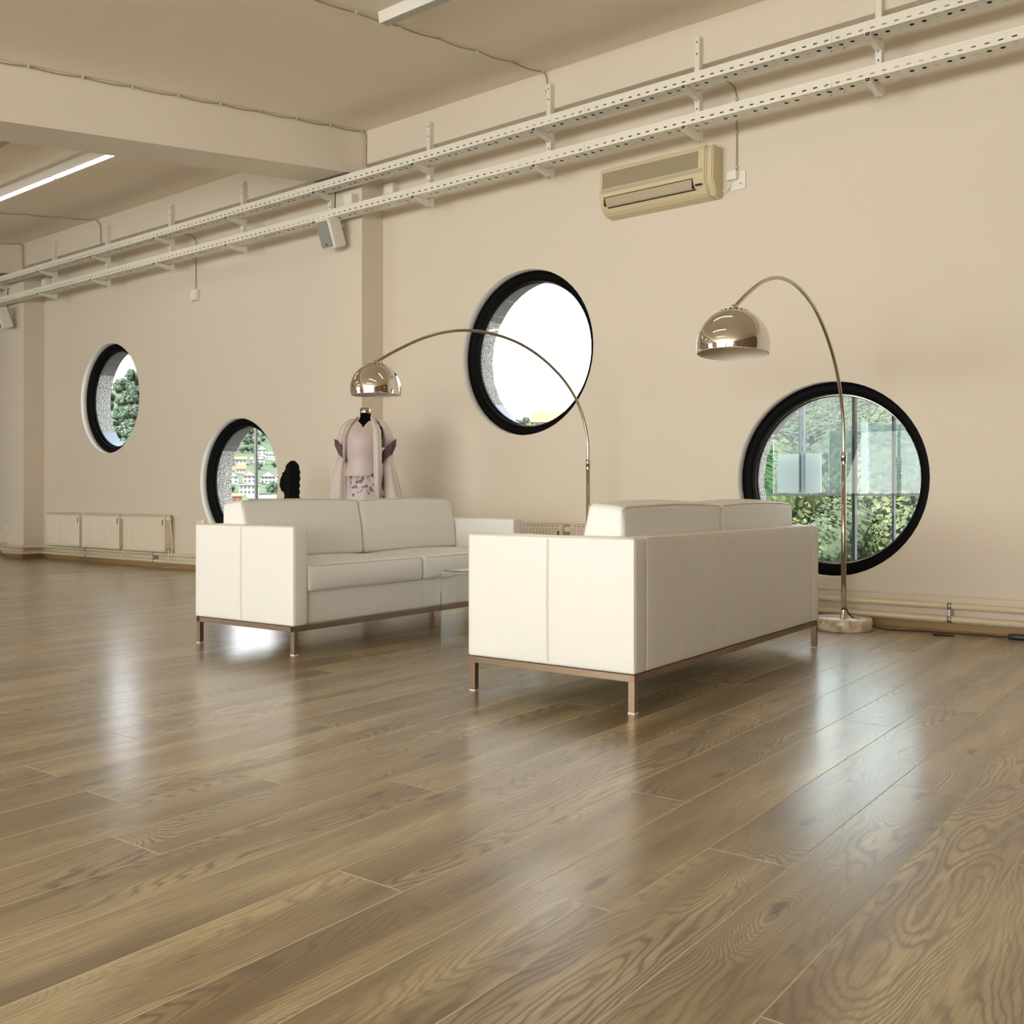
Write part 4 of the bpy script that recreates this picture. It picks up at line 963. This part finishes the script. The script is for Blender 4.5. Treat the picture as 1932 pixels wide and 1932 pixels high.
far_t = [tree_mesh('tree_crown', M[mm], 700, 5.5, 7, 20+i, 0.09) for i, mm in enumerate(('leafhaze', 'leafhaze', 'leafdark'))]
def plant(o_me, px, py, label, group, smin, smax, rng_, zo=0):
    p, rho = cast(px, py, zo)
    if p is None: return
    o = bpy.data.objects.new('tree', o_me); C.objects.link(o); s = rng_.uniform(smin, smax); o.scale = (s*rng_.uniform(.9, 1.3), s*rng_.uniform(.9, 1.3), s)
    o.location = p; o.rotation_euler = (0, 0, rng_.uniform(0, 6.28)); tag(o, label, 'tree', group)
rr = random.Random(5)
for j in range(13):
    for i in range(11):
        px = 1385+36*i+rr.uniform(-16, 16)+(18 if j % 2 else 0); py = 1125-28*j+rr.uniform(-10, 10)
        wh = ('bottom', 'lower', 'upper', 'top')[min(3, j//4)]+' '+('left', 'middle', 'right')[min(2, i//4)]
        plant(near_t[rr.randrange(4)], px, py, 'leafy green tree outside the low right window, '+wh+' of the view', 'trees outside the low right window', 1.0, 1.9, rr)
HB = [(485, 503, 860, 842), (501, 519, 868, 852), (484, 499, 876, 861), (438, 464, 876, 862), (466, 478, 878, 861), (446, 463, 892, 877), (431, 443, 896, 881), (431, 449, 913, 892), (459, 482, 912, 888), (492, 520, 912, 889), (519, 530, 916, 894), (452, 488, 934, 914), (428, 456, 948, 931), (461, 530, 948, 934)]
for j in range(15):
    for i in range(12):
        px = 405+11.5*i+rr.uniform(-5, 5); py = 952-11*j+rr.uniform(-5, 5)
        if any(a-4 < px < b+4 and r-2 < py < q+11 for a, b, q, r in HB): continue
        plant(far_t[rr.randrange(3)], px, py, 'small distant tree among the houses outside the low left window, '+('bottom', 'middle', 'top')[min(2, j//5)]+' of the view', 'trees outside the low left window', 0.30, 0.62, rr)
for j in range(9):
    for i in range(5):
        px = 180+20*i+rr.uniform(-8, 8); py = 860-19*j+rr.uniform(-8, 8)
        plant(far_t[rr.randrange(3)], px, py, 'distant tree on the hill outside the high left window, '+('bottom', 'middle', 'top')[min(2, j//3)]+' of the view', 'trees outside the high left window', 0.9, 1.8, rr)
for j in range(4):
    for i in range(10):
        px = 920+19*i+rr.uniform(-8, 8); py = 812-15*j+rr.uniform(-5, 5)
        if px > 995 and py > 772: continue
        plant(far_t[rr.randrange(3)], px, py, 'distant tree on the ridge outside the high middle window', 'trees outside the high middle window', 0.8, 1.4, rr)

# the rest of the woods, past what could be counted
bm = bmesh.new(); fr_ = random.Random(31); nb = 0
ico = bmesh.new(); bmesh.ops.create_icosphere(ico, subdivisions=2, radius=1.0); icv = [v.co.copy() for v in ico.verts]; icf = [[v.index for v in f.verts] for f in ico.faces]; ico.free()
while nb < 2300:
    px = fr_.uniform(-850, 2450); Rk = interp(px, RK); rho = Rk*fr_.uniform(0.3, 1.0)**0.7
    if 395 < px < 540 or 900 < px < 1085 and rho > 150 or 165 < px < 270: continue
    if 1375 < px < 1770 and rho < 0.78*Rk: continue
    p = tpoint(px, rho); r_ = fr_.uniform(2.6, 5.0)*(1.0 if Rk > 600 else 0.75); seed = fr_.uniform(0, 50); vs = []
    for q in icv:
        k = r_*(1+0.45*noise.noise(q*2.3+Vector((seed, 0, 0)))); vs.append(bm.verts.new(p+Vector((q.x*k, q.y*k, q.z*k*1.15+r_*0.7))))
    for f in icf: bm.faces.new([vs[i] for i in f])
    nb += 1
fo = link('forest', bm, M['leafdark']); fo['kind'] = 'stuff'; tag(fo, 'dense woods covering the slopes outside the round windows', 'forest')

def house(label, x0, x1, ybase, yeave, yridge, wallm, roofm, nwx=2, nwz=2, gable=True, flat=False, shift=0.0):
    px = (x0+x1)/2; p, rho = cast(px, ybase)
    if p is None: return
    d = rho/math.hypot(1, (px-CXP)/FPX); k = d/FPX                        # metres per photo pixel at that distance
    W_, H_, Rr = (x1-x0)*k, (ybase-yeave)*k, (yeave-yridge)*k
    if shift: p = p+Vector((0, 0, shift))
    t = thing('house', label, 'house', p, math.atan2(-p.x, p.y)); hw = W_/2; dp = hw*0.9
    link('walls', B(-hw, hw, -dp, dp, -5, H_), wallm, t)
    bm = bmesh.new(); o = 0.06*W_
    if flat: box(bm, -hw-o, hw+o, -dp-o, dp+o, H_, H_+max(0.4, Rr))
    elif gable: prism(bm, [(-hw-o, H_-0.1), (hw+o, H_-0.1), (hw+o, H_+0.25), (0, H_+Rr), (-hw-o, H_+0.25)], 'y', -dp-o, dp+o)
    else: prism(bm, [(-dp-o, H_-0.1), (dp+o, H_-0.1), (dp+o, H_+0.25), (0, H_+Rr), (-dp-o, H_+0.25)], 'x', -hw-o, hw+o)
    link('roof', bm, roofm, t)
    if gable and not flat: link('gable_wall', prism(bmesh.new(), [(-hw*0.94, H_-0.1), (hw*0.94, H_-0.1), (0, H_+Rr*0.86)], 'y', -dp-o-0.12, -dp-o), wallm, t)
    w0 = None
    for a in range(nwx):
        for b in range(nwz):
            cx_ = -hw+W_*(a+0.5)/nwx; cz = H_*(b+0.55)/nwz; ww, wh = W_/nwx*0.2, H_/nwz*0.26
            if w0 is None: w0 = q = link('window', B(-ww, ww, -0.06, 0.1, -wh, wh), M['housepane'], t)
            else: q = share(w0, t)
            q.location = (cx_, -dp-0.05, cz)
    return t
WR, RT, GR = M['white_render'], M['rooftile'], M['greyroof']
house('white gabled house standing highest in the low left window', 485, 503, 860, 849, 842, WR, GR)
house('white gabled house at the right rim of the low left window, upper row', 501, 519, 868, 858, 852, WR, GR, 3, 2)
house('small white house under the highest gabled one', 484, 499, 876, 867, 861, WR, GR)
house('long white house with orange roof, left in the upper row', 438, 464, 876, 868, 862, WR, RT, 4, 1, False)
house('narrow white house between the long orange roofed house and the gables', 470, 480, 878, 868, 861, WR, RT, 1, 2)
house('low house with broad orange roof in the middle of the village', 446, 463, 892, 886, 877, WR, RT, 3, 1, False)
house('house with orange roof at the left reveal of the low left window', 431, 443, 896, 889, 881, WR, RT, 2, 1, False)
house('white two storey house below the left orange roof', 431, 449, 913, 899, 892, WR, GR, 2, 2)
house('big white gabled house with four windows in the village centre', 459, 482, 912, 898, 888, WR, RT, 3, 2)
house('broad white chalet-like house at the right of the village', 492, 520, 912, 899, 889, WR, GR, 4, 2)
house('tall narrow white house at the right rim of the low left window', 519, 530, 916, 898, 894, WR, GR, 1, 3)
house('large plain white apartment block below the village centre', 452, 488, 934, 916, 914, WR, WR, 5, 2, flat=True)
house('low orange block at the bottom left of the low left window', 428, 456, 948, 937, 931, M['orange_render'], RT, 3, 1, False)
house('grey flat-roofed hall at the bottom of the low left window', 470, 530, 948, 941, 934, WR, GR, 5, 1, False)
house('orange tiled house at the bottom of the high middle window', 1006, 1070, 812, 800, 778, WR, RT, 4, 1, False)
# glass wind screen of the neighbouring terrace seen through the low right window
gs = thing('glass_screen', 'tall glass screen with hazy, frosted and teal panes outside the low right window', 'glass screen', (0, 0, 0))
def scr(px, z, d=11.2):
    b = bearing(px, HYP); f = d/b.y; return b.x*f
def spane(nm, px0, px1, z0, z1, m, y=11.2):
    return link(nm, B(scr(px0, 0), scr(px1, 0), y, y+0.02, z0, z1), M[m], gs)
spane('pane', 1432, 1458, 0.93, 1.62, 'screenteal'); spane('pane', 1459, 1612, 0.93, 3.2, 'screenhaze'); spane('pane', 1463, 1545, 0.94, 1.40, 'screenwhite', 11.26)
spane('pane', 1556, 1610, 0.97, 1.66, 'screenteal', 11.32); spane('pane', 1621, 1632, 0.93, 1.75, 'screenwhite', 11.26); spane('pane', 1633, 1760, 0.96, 1.70, 'screenteal', 11.30); spane('pane', 1614, 1780, 0.93, 3.2, 'screenhaze')
link('bottom_rail', B(scr(1432, 0), scr(1790, 0), 11.18, 11.24, 0.905, 0.925), M['sillmetal'], gs)
for a, wv in ((1514, 0.006), (1521, 0.006), (1616, 0.035), (1690, 0.022)):
    x = scr(a, 0); link('post' if wv > 0.02 else 'mullion', B(x-wv/2, x+wv/2, 11.10, 11.17, -9.2 if wv > 0.02 else 0.925, 3.3), M['post' if wv > 0.02 else 'sillmetal'], gs)
up = tag(link('utility_pole', T([(0, 0, -2), (0.1, 0, 20)], 0.10, 10), M['post'], None, True), 'dark slanting pole outside the low left window', 'pole')
pp = tpoint(486, 60); up.location = pp; up.rotation_euler = (0, math.radians(-1), 0)
print('planks', nplank, 'objects', len(sc.objects))
